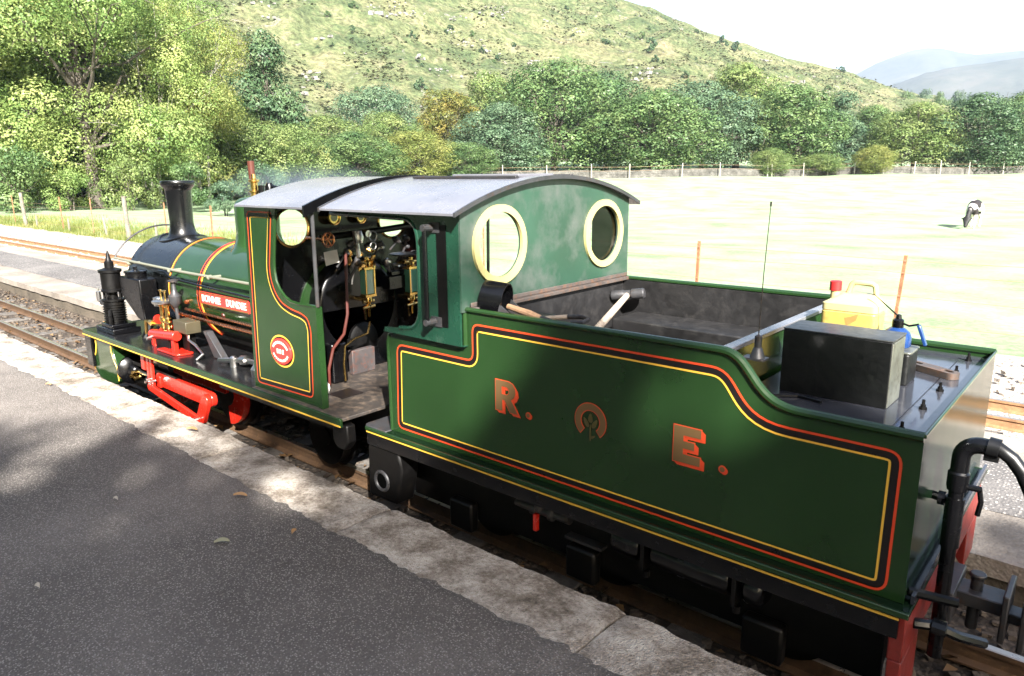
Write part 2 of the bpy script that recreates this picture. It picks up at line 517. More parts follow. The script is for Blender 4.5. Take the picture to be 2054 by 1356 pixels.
# --- near hill, polar height field about the valley floor
def mat_hill():
    mt, nt, bs = new_mat('scrubby_hillside'); ge = N(nt, 'ShaderNodeNewGeometry')
    def noi(sc, det, ro=0.65, dist=0.0):
        n = N(nt, 'ShaderNodeTexNoise', Scale=sc, Detail=det, Roughness=ro, Distortion=dist); nt.links.new(ge.outputs['Position'], n.inputs['Vector']); return n
    big = noi(0.022, 8.0); mid = noi(0.11, 10.0, 0.72, 0.6); fin = noi(0.75, 8.0, 0.7)
    r1 = ramp(nt, [(0.34, (0.042, 0.066, 0.029)), (0.46, (0.088, 0.109, 0.050)), (0.54, (0.148, 0.155, 0.076)), (0.64, (0.203, 0.165, 0.097))]); nt.links.new(big.outputs['Fac'], r1.inputs['Fac'])
    r2 = ramp(nt, [(0.36, (0.033, 0.056, 0.027)), (0.47, (0.090, 0.115, 0.051)), (0.56, (0.158, 0.159, 0.082)), (0.66, (0.249, 0.213, 0.139))]); nt.links.new(mid.outputs['Fac'], r2.inputs['Fac'])
    m1 = N(nt, 'ShaderNodeMixRGB'); m1.inputs['Fac'].default_value = 0.55; nt.links.new(r1.outputs['Color'], m1.inputs['Color1']); nt.links.new(r2.outputs['Color'], m1.inputs['Color2'])
    r3 = ramp(nt, [(0.36, g(0.42)), (0.62, g(1.45))]); nt.links.new(fin.outputs['Fac'], r3.inputs['Fac'])
    m2 = N(nt, 'ShaderNodeMixRGB', _blend_type='MULTIPLY'); m2.inputs['Fac'].default_value = 0.85; nt.links.new(m1.outputs['Color'], m2.inputs['Color1']); nt.links.new(r3.outputs['Color'], m2.inputs['Color2'])
    rk = noi(0.16, 9.0, 0.75, 1.2); rm = ramp(nt, [(0.60, g(0)), (0.655, g(0.9))]); nt.links.new(rk.outputs['Fac'], rm.inputs['Fac'])
    m3 = N(nt, 'ShaderNodeMixRGB'); m3.inputs['Color2'].default_value = (0.215, 0.20, 0.185, 1); nt.links.new(rm.outputs['Color'], m3.inputs['Fac']); nt.links.new(m2.outputs['Color'], m3.inputs['Color1'])
    nt.links.new(m3.outputs['Color'], bs.inputs['Base Color']); bs.inputs['Roughness'].default_value = 0.95; bs.inputs['Specular IOR Level'].default_value = 0.1
    ad = N(nt, 'ShaderNodeMath', _operation='ADD'); nt.links.new(mid.outputs['Fac'], ad.inputs[0]); nt.links.new(fin.outputs['Fac'], ad.inputs[1])
    bp = N(nt, 'ShaderNodeBump', Strength=0.9, Distance=1.6); nt.links.new(ad.outputs[0], bp.inputs['Height']); nt.links.new(bp.outputs['Normal'], bs.inputs['Normal'])
    return mt
M['hill'] = mat_hill()
crest = [(-500,-300,250),(-200,-280,260),(200,-240,275),(600,-150,300),(1000,-60,330),(1150,-28,345),(1250,2,360),(1330,30,365),(1400,60,372),(1480,88,380),(1560,118,388),(1640,140,396),(1690,152,402),(1740,170,410),(1800,186,420),(1900,205,430),(2054,222,440),(2300,245,450),(2700,260,460)]
def crest_at(u):
    us = [c[0] for c in crest]
    return float(np.interp(u, us, [c[1] for c in crest])), float(np.interp(u, us, [c[2] for c in crest]))
NU, NS = 240, 130
vs = []
def hill_pt(u, s):
    v, D = crest_at(u)
    r = ray(u, v); hd = math.hypot(r.x, r.y)
    zc = CAM.z + r.z / hd * D
    r0 = 128
    rr = r0 + (D - r0) * s
    q = ray(u, 345); k = math.hypot(q.x, q.y)
    x = CAM.x + q.x / k * rr; y = CAM.y + q.y / k * rr
    zb = 2.2
    if s <= 1: z = zb + (zc - zb) * s ** 1.12
    else: z = zc - (s - 1) * (zc - zb) * 0.55
    p = Vector((x * 0.018, y * 0.018, 0.3))
    nz = noise.fractal(p, 0.9, 2.1, 6) * 7.5
    rg = abs(noise.fractal(p * 3.1 + Vector((7, 3, 1)), 0.8, 2.2, 5)) * 3.6
    amp = min(1, s * 2.2) * (0.35 if s > 0.93 else 1) * min(1, (zc + 5) / 60)
    return (x, y, z + (nz * 0.75 + rg) * amp)
us = np.linspace(-500, 2700, NU); ss = np.concatenate([np.linspace(0, 1, NS - 12), np.linspace(1.04, 1.7, 12)])
for s in ss:
    for u in us: vs.append(hill_pt(u, s))
ii = np.arange(NU * NS).reshape(NS, NU)
fs = np.stack([ii[:-1, :-1], ii[:-1, 1:], ii[1:, 1:], ii[1:, :-1]], 2).reshape(-1, 4)
me = bpy.data.meshes.new('hill'); me.from_pydata(vs, [], fs.tolist())
me.polygons.foreach_set('use_smooth', [True] * len(me.polygons)); me.materials.append(M['hill'])
tag(link('hill', me), kind='structure')

# --- far mountains
M['mountain'] = mat_ground('heather_mountain', [(0.03, 0.038, 0.03), (0.05, 0.056, 0.042), (0.085, 0.08, 0.065)], scale=0.0035, fine=0.02, rough=0.95, bump=0.5, bdist=8.0)
def mountain(name, prof, D, depth, seed):
    vs = []; NU, NS = 150, 40
    us = np.linspace(prof[0][0], prof[-1][0], NU)
    for j in range(NS):
        s = j / (NS - 1) * 1.5
        for u in us:
            v = float(np.interp(u, [p[0] for p in prof], [p[1] for p in prof]))
            r = ray(u, v); hd = math.hypot(r.x, r.y); zc = CAM.z + r.z / hd * D
            rr = D - depth + depth * s
            z = zc * (s ** 1.1 if s < 1 else 1 - (s - 1) * 0.5) - 3
            x = CAM.x + r.x / hd * rr; y = CAM.y + r.y / hd * rr
            nz = noise.fractal(Vector((x * 0.0013, y * 0.0013, seed)), 0.9, 2.1, 6)
            z += nz * 55 * min(1, s * 2) * (0.25 if 0.92 < s < 1.1 else 1) * min(1, max(0, zc) / 200)
            vs.append((x, y, z))
    ii = np.arange(NU * NS).reshape(NS, NU)
    fs = np.stack([ii[:-1, :-1], ii[:-1, 1:], ii[1:, 1:], ii[1:, :-1]], 2).reshape(-1, 4)
    me = bpy.data.meshes.new(name); me.from_pydata(vs, [], fs.tolist())
    me.polygons.foreach_set('use_smooth', [True] * len(me.polygons)); me.materials.append(M['mountain'])
    return tag(link(name, me), kind='structure')
mountain('mountain', [(1500,330),(1600,215),(1690,158),(1760,120),(1800,104),(1830,95),(1860,91),(1890,92),(1925,100),(1960,105),(2000,102),(2054,97),(2150,92),(2260,110),(2420,180),(2600,300)], 4000, 1500, 1.7)
mountain('mountain_spur', [(1690,300),(1760,196),(1800,172),(1850,152),(1900,140),(1960,132),(2054,118),(2150,112),(2300,140),(2500,290)], 2700, 1000, 5.1)

# ------------------------------------------------------------------ near platform
HP, EDGE = 0.18, -0.605
M['asphalt'] = mat_ground('worn_asphalt', [(0.072, 0.063, 0.056), (0.131, 0.115, 0.103), (0.216, 0.190, 0.170)], scale=0.8, fine=150.0, rough=0.85, bump=0.9, bdist=0.006, speck=(165.0, 0.45, (0.33, 0.30, 0.275)), spec=0.3)
M['concrete'] = mat_ground('lichened_concrete', [(0.10, 0.08, 0.06), (0.24, 0.20, 0.16), (0.46, 0.405, 0.345), (0.62, 0.58, 0.51)], scale=6.0, fine=75.0, rough=0.9, bump=0.8, bdist=0.008, detail=12.0, speck=(170.0, 0.86, (0.10, 0.085, 0.065)))
M['riser'] = mat_ground('dark_platform_wall', [(0.045, 0.038, 0.03), (0.085, 0.07, 0.052), (0.13, 0.105, 0.08)], scale=3.0, fine=40.0, bump=0.4)  # dark brown faces below the coping
M['platbody'] = mat_ground('packed_earth', [(0.08, 0.07, 0.055), (0.12, 0.105, 0.085)], scale=2.0)
def fbm(x, y, s, seed=0.0):
    return noise.fractal(Vector((x * s, y * s, seed)), 0.8, 2.0, 4)

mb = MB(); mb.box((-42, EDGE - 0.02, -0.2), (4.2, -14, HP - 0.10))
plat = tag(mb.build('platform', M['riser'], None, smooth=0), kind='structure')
mb = MB()
seg = []
x = -42.0
while x < 4.2:
    seg.append(x); x += 0.012 if x > -5 else 0.08
def asp_edge(x):
    base = float(np.interp(x, [-40, -5, -3, -1.9, -0.54, 0.5, 4], [-0.885, -0.885, -0.865, -0.872, -0.848, -0.85, -0.86]))
    return base + 0.022 * fbm(x, 0, 2.6, 3.3) + 0.014 * fbm(x, 0, 13, 8.1) + 0.006 * fbm(x, 0, 40, 1.1)
rows = [0.0, 0.02, 0.06]
vs = []
for x in seg:
    e = asp_edge(x)
    vs += [(x, e, HP + 0.0015), (x, e - 0.012, HP + 0.0075), (x, e - 0.05, HP + 0.009), (x, -14, HP + 0.012)]
k = 4; fs = []
for i in range(len(seg) - 1):
    for j in range(k - 1):
        a = i * k + j
        fs.append((a, a + 1, a + k + 1, a + k))
mb.add(vs, fs)
mb.build('asphalt_surface', M['asphalt'], plat)

def slab(name, x0, x1, y0, y1, z0, z1, mat, parent, seed, rag=0.012, nxs=26, nys=8):
    """one coping slab with worn, uneven edges"""
    vs = []; fs = []
    for j in range(nys + 1):
        for i in range(nxs + 1):
            x = x0 + (x1 - x0) * i / nxs; y = y0 + (y1 - y0) * j / nys
            z = z1 + 0.0025 * fbm(x, y, 5, seed)
            if j in (0, nys):
                y += rag * fbm(x, seed, 5.5, 1.0 + j) + rag * 0.5 * fbm(x, seed, 22, 2.0)
                z -= 0.007 + 0.006 * abs(fbm(x, seed, 9, 4.0))
            if i in (0, nxs):
                x += 0.006 * fbm(y, seed, 9, 3.0); z -= 0.006
            vs.append((x, y, z))
    n1 = nxs + 1
    for j in range(nys):
        for i in range(nxs):
            a = j * n1 + i
            fs.append((a, a + 1, a + n1 + 1, a + n1))
    ring = [i for i in range(n1)] + [j * n1 + nxs for j in range(1, nys + 1)] + [nys * n1 + i for i in range(nxs - 1, -1, -1)] + [j * n1 for j in range(nys - 1, 0, -1)]
    o = len(vs)
    for r_ in ring: vs.append((vs[r_][0], vs[r_][1], z0))
    K = len(ring)
    for q in range(K): fs.append((ring[q], o + q, o + (q + 1) % K, ring[(q + 1) % K]))
    mb = MB(); mb.add(vs, fs)
    return mb.build(name, mat, parent, smooth=50)
for q in range(-18, 7):
    x0 = -2.868 + 1.08 * q
    if x0 > 3: continue
    near = -8 < x0
    slab('coping_slab', x0 + 0.004, x0 + 1.076, EDGE, -1.26, HP - 0.105, HP + 0.0015 * ((q * 7) % 3 - 1), M['concrete'], plat, 2.0 + q * 1.37, nxs=36 if near else 8, nys=8 if near else 3)

# ------------------------------------------------------------------ island platform between the tracks
HI = 0.11
M['concrete2'] = mat_ground('pale_sandy_concrete', [(0.13, 0.11, 0.092), (0.21, 0.183, 0.156), (0.29, 0.258, 0.226)], scale=2.5, fine=45.0, rough=0.9, bump=0.35, bdist=0.006, speck=(90.0, 0.75, (0.16, 0.135, 0.11)))
M['asphalt2'] = mat_ground('grey_gritty_asphalt', [(0.065, 0.060, 0.060), (0.10, 0.094, 0.091), (0.15, 0.14, 0.133)], scale=1.2, fine=70.0, rough=0.85, bump=0.5, bdist=0.006, speck=(80.0, 0.55, (0.36, 0.33, 0.30)))
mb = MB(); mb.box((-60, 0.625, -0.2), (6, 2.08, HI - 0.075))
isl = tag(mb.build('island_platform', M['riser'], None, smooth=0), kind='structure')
mb = MB(); vs = []; fs = []; seg2 = list(np.arange(-60, 6.01, 0.2))
for x in seg2:
    e0 = 1.03 + 0.03 * fbm(x, 1, 2, 5.5); e1 = 1.70 + 0.03 * fbm(x, 2, 2, 6.5)
    vs += [(x, e0, HI + 0.002), (x, e0 + 0.04, HI + 0.0075), (x, e1 - 0.04, HI + 0.0075), (x, e1, HI + 0.002)]
for i in range(len(seg2) - 1):
    for j in range(3):
        a = i * 4 + j; fs.append((a + 4, a + 5, a + 1, a))
mb.add(vs, [f[::-1] for f in fs]); mb.build('asphalt_surface', M['asphalt2'], isl)
for q in range(-32, 4):
    x0 = -0.6 + 1.25 * q
    near = x0 > -14
    slab('coping_slab', x0 + 0.004, x0 + 1.246, 0.605, 1.12, HI - 0.08, HI, M['concrete2'], isl, 50.0 + q * 1.7, nxs=16 if near else 5, nys=5 if near else 2)
    slab('coping_slab', x0 + 0.004, x0 + 1.246, 1.62, 2.10, HI - 0.08, HI, M['concrete2'], isl, 90.0 + q * 1.7, nxs=10 if near else 4, nys=4 if near else 2)

# ------------------------------------------------------------------ tracks
M['ballast'] = mat_ground('brown_ballast', [(0.024, 0.019, 0.015), (0.048, 0.038, 0.030), (0.090, 0.070, 0.054)], scale=9.0, fine=60.0, bump=0.9, bdist=0.02, speck=(34.0, 0.55, (0.13, 0.10, 0.078)))
M['ballast2'] = mat_ground('pale_gravel', [(0.26, 0.225, 0.19), (0.36, 0.315, 0.27), (0.44, 0.39, 0.335)], scale=4.0, fine=50.0, bump=0.8, bdist=0.02, speck=(40.0, 0.5, (0.2, 0.165, 0.13)))
M['sleeper'] = mat_ground('weathered_sleeper', [(0.055, 0.048, 0.042), (0.095, 0.085, 0.076), (0.15, 0.135, 0.12)], scale=6.0, fine=45.0, bump=0.5)
M['railside'] = mat_paint('rusty_rail_side', (0.20, 0.105, 0.05), 0.7, 0.35, dirt=(0.30, 0.17, 0.08), dirt_amt=0.3, scale=14, bump=0.15)
M['railhead'] = mat_paint('rail_head_steel', (0.46, 0.40, 0.34), 0.28, 0.15, metal=0.85, bump=0.02)
M['stone'] = mat_ground('ballast_stone', [(0.038, 0.030, 0.023), (0.080, 0.064, 0.050), (0.16, 0.13, 0.102)], scale=22.0, fine=50.0, bump=0.3)
def bed(name, y0, y1, z, mat, x0=-60, x1=6, amp=0.012, stp=0.12):
    xs_ = np.arange(x0, x1 + 0.01, stp * 3 if x0 < -30 else stp); ys_ = np.linspace(y0, y1, max(3, int((y1 - y0) / stp)))
    vs = []; fs = []
    for x in xs_:
        for y in ys_: vs.append((x, y, z + amp * fbm(x, y, 3.1, 2.2)))
    k = len(ys_)
    for i in range(len(xs_) - 1):
        for j in range(k - 1):
            a = i * k + j; fs.append((a, a + k, a + k + 1, a + 1))
    mb = MB(); mb.add(vs, fs)
    return tag(mb.build(name, mat), kind='structure')
tr1 = bed('railway_track', -0.625, 0.627, -0.088, M['ballast'])
tr2 = bed('second_track', 2.095, 3.60, -0.075, M['ballast2'])
bed('gravel_verge', 3.58, 5.0, -0.085, M['ballast2'], amp=0.03, stp=0.2)
RAILP = [(-0.032,-0.075),(0.032,-0.075),(0.032,-0.068),(0.007,-0.06),(0.006,-0.022),(0.016,-0.018),(0.016,-0.003),(0.012,0),(-0.012,0),(-0.016,-0.003),(-0.016,-0.018),(-0.006,-0.022),(-0.007,-0.06),(-0.032,-0.068)]
M['railside1'] = mat_paint('oily_brown_rail_side', (0.075, 0.042, 0.022), 0.6, 0.35, dirt=(0.13, 0.075, 0.035), dirt_amt=0.25, scale=14, bump=0.15)
def rail(yc, x0, x1, parent, dz=0.0):
    mb = MB(); mb.prism([(yc + a, b + dz) for a, b in RAILP], 'x', x0, x1)
    o = mb.build('rail', M['railside1' if yc < 1 else 'railside'], parent, smooth=25)
    o.data.materials.append(M['railhead'])
    bm = bmesh.new(); bm.from_mesh(o.data); bmesh.ops.recalc_face_normals(bm, faces=bm.faces)
    for f in bm.faces:
        if f.normal.z > 0.5 and f.calc_center_median().z > -0.01 + dz: f.material_index = 1
    bm.to_mesh(o.data); bm.free()
    return o
for yc in (-0.2, 0.2): rail(yc, -60, 6, tr1)
for yc in (2.80, 3.18): rail(yc, -60, 6, tr2)
mb = MB(); mb.box((-0.075, -0.42, -0.045), (0.075, 0.42, 0.045))
sl_me = mb.mesh('sleeper'); sl_me.materials.append(M['sleeper'])
rnd = random.Random(4)
for i in range(46):
    x = 1.4 - 0.52 * i
    o = link('sleeper', sl_me, tr1, bevel=0.006)
    o.location = (x + rnd.uniform(-.02, .02), rnd.uniform(-.02, .02), -0.120 + rnd.uniform(-.004, .004)); o.rotation_euler.z = rnd.uniform(-.02, .02)
for i in range(30):
    x = 1.0 - 0.6 * i
    o = link('sleeper', sl_me, tr2, bevel=0.006)
    o.location = (x, 2.99, -0.122); o.rotation_euler.z = rnd.uniform(-.02, .02)

def scatter_stones(name, spots, mat, seed):
    rg = np.random.default_rng(seed)
    base = np.array([(-1,-1,-1),(1,-1,-1),(1,1,-1),(-1,1,-1),(-1,-1,1),(1,-1,1),(1,1,1),(-1,1,1)], float)
    F = np.array([(0,3,2,1),(4,5,6,7),(0,1,5,4),(1,2,6,5),(2,3,7,6),(3,0,4,7)])
    V = []; FF = []
    for k, (x, y, z, s) in enumerate(spots):
        b = base * (0.55 + 0.5 * rg.random((8, 3))) * s * np.array([1, 1, 0.65]) * (0.6 + 0.8 * rg.random(3))
        a = rg.random() * 6.28; c, d = math.cos(a), math.sin(a)
        b = np.stack([b[:,0]*c - b[:,1]*d, b[:,0]*d + b[:,1]*c, b[:,2]], 1) + np.array([x, y, z])
        V.append(b); FF.append(F + 8 * k)
    me = bpy.data.meshes.new(name); me.from_pydata(np.concatenate(V).tolist(), [], np.concatenate(FF).tolist())
    me.materials.append(mat)
    return link(name, me)
rg = np.random.default_rng(11)
sp = []
while len(sp) < 5200:
    x = rg.uniform(-16, 1.2) if rg.random() < 0.8 else rg.uniform(-30, -16); y = rg.uniform(-0.6, 0.6)
    if min(abs(y - 0.2), abs(y + 0.2)) < 0.035: continue
    sp.append((x, y, -0.083 + 0.008 * rg.random(), rg.uniform(0.007, 0.018)))
tag(scatter_stones('ballast_stones', sp, M['stone'], 3), 'brown ballast stones between the rails of the near track', 'ballast', kind='stuff')
M['stone2'] = mat_ground('pale_stone', [(0.24, 0.205, 0.17), (0.38, 0.335, 0.29), (0.5, 0.45, 0.39)], scale=22.0, fine=50.0, bump=0.3)
sp = []
while len(sp) < 4200:
    x = rg.uniform(-34, 1.5); y = rg.uniform(2.12, 4.7)
    if min(abs(y - 2.8), abs(y - 3.18)) < 0.035: continue
    sp.append((x, y, -0.07 + 0.01 * rg.random(), rg.uniform(0.010, 0.026)))
tag(scatter_stones('gravel_stones', sp, M['stone2'], 5), 'pale gravel stones around the far track and verge', 'gravel', kind='stuff')

# ------------------------------------------------------------------ locomotive
LO = thing('steam_locomotive', (-3.6, 0, 0), 'green narrow gauge steam locomotive with black chimney, red motion and open cab', 'locomotive')
ZF = 0.455
BZ, BR = 0.76, 0.31     # boiler centre height and radius
# frame, footplate and valance
mb = MB()
for y in (-0.15, 0.15): mb.box((-4.98, y - 0.012, 0.16), (-2.1, y + 0.012, 0.44))
mb.box((-4.5, -0.14, 0.20), (-4.3, 0.14, 0.42)); mb.box((-3.2, -0.14, 0.14), (-2.6, 0.14, 0.40))
mb.build('frame', M['black_dirty'], LO)
mb = MB(); mb.box((-5.03, -0.566, ZF - 0.012), (-2.86, 0.566, ZF)); fp = mb.build('footplate', M['footplate'], LO, bevel=0.003)
mb = MB(); mb.box((-2.86, -0.566, ZF - 0.012), (-2.13, 0.566, ZF + 0.003)); cf = mb.build('cab_floor', M['floorplate'], LO, bevel=0.003)
mb = MB(); mb.box((-2.47, -0.40, ZF + 0.0035), (-2.36, -0.28, ZF + 0.0065)); mb.build('floor_hatch', M['black_line'], cf)
mb = MB(); mb.box((-5.03, -0.58, ZF - 0.036), (-2.13, -0.567, ZF + 0.002)); va = mb.build('valance', M['green'], LO, bevel=0.003)
mb = MB(); mb.box((-5.03, -0.5825, ZF - 0.033), (-2.13, -0.5803, ZF - 0.0265)); mb.build('yellow_lining', M['yellow_line'], va)
mb = MB(); mb.box((-5.03, 0.567, ZF - 0.036), (-2.13, 0.58, ZF + 0.002)); mb.build('valance', M['green'], LO, bevel=0.003)
mb = MB(); mb.box((-5.055, -0.56, 0.20), (-5.031, 0.56, ZF + 0.002)); mb.build('buffer_beam', M['black'], LO, bevel=0.004)
mb = MB(); mb.box((-5.02, -0.575, 0.21), (-4.92, -0.555, ZF - 0.037)); mb.build('beam_end_plate', M['black'], LO, bevel=0.003)
mb = MB(); mb.box((-5.25, -0.05, 0.26), (-5.056, 0.05, 0.36)); mb.lathe([(0.04, 0), (0.07, 0.01), (0.07, 0.03), (0.05, 0.035)], (-5.25, 0, 0.31), (-1, 0, 0), 20); mb.build('coupler', M['black_dirty'], LO)
# green plate curving from footplate to cylinder, cylinders, covers
for sgn in (-1, 1):
    y0 = sgn * 0.47
    prof = [(-4.90, ZF - 0.037), (-4.62, ZF - 0.037), (-4.63, 0.36), (-4.60, 0.30), (-4.56, 0.25), (-4.56, 0.17), (-4.62, 0.13), (-4.88, 0.13), (-4.96, 0.18), (-4.95, 0.26), (-4.91, 0.31), (-4.89, 0.36)]
    mb = MB(); mb.prism(rounded(prof, 0.03, 4), 'y', y0 - sgn * 0.10, y0 + sgn * 0.085); o = mb.build('cylinder_cladding', M['green'], LO, bevel=0.012, seg=3)
    if sgn < 0:
        for pth in ([(-4.885, 0.415), (-4.885, 0.36), (-4.905, 0.31), (-4.945, 0.262), (-4.955, 0.19)], [(-4.628, 0.415), (-4.636, 0.36), (-4.606, 0.302), (-4.568, 0.255), (-4.566, 0.17)]):
            mb = MB(); mb.tube([(a, y0 - 0.0862, b) for a, b in pth], 0.0035, 6); mb.build('yellow_lining', M['yellow_line'], o)
    mb = MB(); mb.lathe([(0.075, 0), (0.095, 0.005), (0.095, 0.03), (0.07, 0.05), (0.05, 0.055), (0.035, 0.09), (0.02, 0.10)], (-4.56, y0, 0.235), (1, 0, 0), 24); mb.build('cylinder_cover', M['black'], LO)
    mb = MB(); mb.cyl((-4.48, y0, 0.235), 0.011, 0, 0.30, 'x', 12); mb.build('piston_rod', M['steel'], LO)
    mb = MB()
    for k in range(3): mb.cyl((-4.47 + 0.03 * k, y0 - 0.03, 0.21 + 0.03 * (k % 2)), 0.012, -0.02, 0.02, 'y', 10)
    build_each(mb, 'brass_gland', M['brass'], LO)
# wheels
def wheel(parent, x, y, r, mat_c, cw=None):
    mb = MB(); mb.lathe([(r * 0.86, -0.03), (r, -0.03), (r, 0.02), (r + 0.02, 0.024), (r + 0.02, 0.035), (r * 0.86, 0.036), (r * 0.84, 0.0)], (x, y, r), (0, 1 if y < 0 else -1, 0), 32)
    t = mb.build('wheel', mat_c, parent)
    mb = MB(); mb.lathe([(0.045, -0.04), (0.045, 0.03)], (x, y, r), (0, 1, 0), 16)
    for k in range(9):
        a = 2 * PI * k / 9
        mb.tube([(x + 0.03 * math.cos(a), y, r + 0.03 * math.sin(a)), (x + r * 0.9 * math.cos(a), y, r + r * 0.9 * math.sin(a))], [0.016, 0.011], 6)
    mb.build('spokes', mat_c, t)
    if cw:
        a0, a1 = cw; poly = []
        for k in range(13):
            a = R(a0 + (a1 - a0) * k / 12); poly.append((x + r * 0.93 * math.cos(a), r + r * 0.93 * math.sin(a)))
        for k in range(13):
            a = R(a1 + (a0 - a1) * k / 12); poly.append((x + r * 0.40 * math.cos(a), r + r * 0.40 * math.sin(a)))
        mb = MB(); sg = -1 if y < 0 else 1
        mb.prism(poly, 'y', y + sg * 0.022, y + sg * 0.070); mb.build('counterweight', M['red'], t, bevel=0.003)
    return t
for sgn in (-1, 1):
    wheel(LO, -3.66, sgn * 0.23, 0.215, M['black_dirty'], (-85, 80))
    wheel(LO, -4.30, sgn * 0.23, 0.215, M['black_dirty'], (-85, 80))
    wheel(LO, -2.72, sgn * 0.23, 0.15, M['black_dirty'])
# motion, near side seen, far side repeated
for sgn in (-1, 1):
    Y = sgn * 0.47
    mb = MB()
    def bar(p, q, wd, y, th, mb=mb):
        p = Vector((p[0], p[1])); q = Vector((q[0], q[1])); t = (q - p).normalized(); n = Vector((-t.y, t.x)) * wd / 2
        poly = []
        for k in range(7):
            a = PI / 2 + PI * k / 6; d = t * math.cos(a) + Vector((-t.y, t.x)) * math.sin(a); poly.append(tuple(p + d * wd / 2))
        for k in range(7):
            a = -PI / 2 + PI * k / 6; d = t * math.cos(a) + Vector((-t.y, t.x)) * math.sin(a); poly.append(tuple(q + d * wd / 2))
        mb.prism(poly, 'y', y - th / 2, y + th / 2)
    bar((-4.11, 0.250), (-3.49, 0.245), 0.088, Y + sgn * 0.004, 0.034); mb.build('connecting_rod', M['red'], LO, bevel=0.004)
    mb = MB(); bar((-3.485, 0.245), (-3.555, 0.13), 0.075, Y + sgn * 0.036, 0.028, mb); mb.build('return_crank', M['red'], LO, bevel=0.004)
    mb = MB(); bar((-4.15, 0.205), (-3.56, 0.125), 0.044, Y + sgn * 0.060, 0.020, mb); mb.build('eccentric_rod', M['red'], LO, bevel=0.003)
    mb = MB(); mb.cyl((-3.56, Y + sgn * 0.072, 0.125), 0.015, -0.02, 0.02, 'y', 12); mb.build('crank_pin', M['steel'], LO)
    mb = MB(); bar((-4.30, 0.225), (-3.66, 0.225), 0.045, sgn * 0.30, 0.022, mb); mb.build('coupling_rod', M['red'], LO, bevel=0.004)
    mb = MB(); mb.box((-4.20, Y - 0.03, 0.20), (-4.08, Y + 0.03, 0.275)); mb.build('crosshead', M['red'], LO, bevel=0.006)
    mb = MB(); mb.box((-4.48, Y - 0.02, 0.285), (-3.88, Y + 0.02, 0.305)); mb.box((-4.48, Y - 0.02, 0.17), (-3.95, Y + 0.02, 0.185)); build_each(mb, 'slide_bar', M['black_dirty'], LO)
    mb = MB()
    for dx in (0, 0.045): bar((-4.165 + dx, 0.215), (-4.155 + dx, 0.43), 0.03, Y + sgn * 0.052, 0.016, mb)
    mb.box((-4.20, Y + sgn * 0.04, 0.30), (-4.25, Y + sgn * 0.06, 0.40)); mb.build('combination_link', M['red'], LO, bevel=0.003)
    mb = MB()
    for k in range(4): mb.cyl((-4.19 + 0.03 * k, Y + sgn * 0.06, 0.23 + 0.02 * (k % 2)), 0.009, -0.014, 0.014, 'y', 8)
    build_each(mb, 'pin_bolt', M['steel'], LO)
    # red reversing gear on the footplate
    yy = sgn * 0.47
    mb = MB(); mb.tube([(-4.17, yy, 0.525), (-3.84, yy, 0.555)], 0.030, 16); mb.build('reach_cylinder', M['red'], LO, bevel=0.004)
    mb = MB(); pts = [(-4.13, yy, ZF), (-4.14, yy, 0.50), (-4.12, yy + 0.05 * -sgn, 0.555), (-4.05, yy - sgn * 0.09, 0.575), (-3.88, yy - sgn * 0.10, 0.575)]
    mb.tube(pts, 0.021, 10); mb.build('reversing_arm', M['red'], LO)
    mb = MB(); mb.box((-3.90, yy - 0.014, ZF), (-3.865, yy + 0.014, 0.545)); mb.box((-4.165, yy - 0.016, ZF), (-4.115, yy + 0.016, 0.52)); build_each(mb, 'bracket', M['red'], LO, bevel=0.003)
    mb = MB(); mb.prism(rounded([(-4.02, yy - 0.055), (-3.76, yy - 0.055), (-3.74, yy + 0.05), (-3.98, yy + 0.05)], 0.03), 'z', ZF + 0.0005, ZF + 0.012); mb.build('mounting_foot', M['red'], LO, bevel=0.003)
    mb = MB(); mb.cyl((-4.155, yy + sgn * 0.03, 0.505), 0.011, -0.016, 0.016, 'y', 10); build_each(mb, 'pin_bolt', M['steel'], LO)
# boiler, smokebox
mb = MB(); mb.lathe([(BR, 0), (BR, 1.47)], (-4.27, 0, BZ), (1, 0, 0), 72); bo = mb.build('boiler', M['green'], LO)
mb = MB(); mb.lathe([(0.02, -0.055), (0.16, -0.045), (0.235, -0.02), (0.24, 0.0), (BR - 0.012, 0.0), (BR + 0.002, 0.008), (BR + 0.002, 0.598)], (-4.868, 0, BZ), (1, 0, 0), 72); sb = mb.build('smokebox', M['smokebox'], LO)
mb = MB(); mb.box((-4.84, -0.17, ZF), (-4.30, 0.17, 0.56)); mb.build('smokebox_saddle', M['black'], LO, bevel=0.01)
mb = MB()
for k in range(22):
    a = 2 * PI * k / 22; mb.lathe([(0.007, 0), (0.006, 0.004), (0.001, 0.006)], (-4.85, (BR + 0.001) * math.cos(a), BZ + (BR + 0.001) * math.sin(a)), (0, math.cos(a), math.sin(a)), 8)
build_each(mb, 'rivet', M['smokebox'], sb)
def band(x, parts):
    for dx, wd, mt, nm, hr in parts:
        mb = MB(); r = BR + hr; mb.lathe([(BR - 0.004, -wd/2), (r, -wd/2), (r, wd/2), (BR - 0.004, wd/2)], (x + dx, 0, BZ), (1, 0, 0), 72); mb.build(nm, mt, bo)
band(-4.262, [(0, 0.030, M['black_line'], 'boiler_band', 0.006), (0.019, 0.006, M['yellow_line'], 'yellow_lining', 0.0025), (0.026, 0.003, M['red_line'], 'red_lining', 0.0022)])
band(-3.85, [(0, 0.030, M['black_line'], 'boiler_band', 0.0055), (-0.020, 0.006, M['yellow_line'], 'yellow_lining', 0.0025), (0.020, 0.006, M['yellow_line'], 'yellow_lining', 0.0025), (-0.013, 0.005, M['red_line'], 'red_lining', 0.0062), (0.013, 0.005, M['red_line'], 'red_lining', 0.0062)])
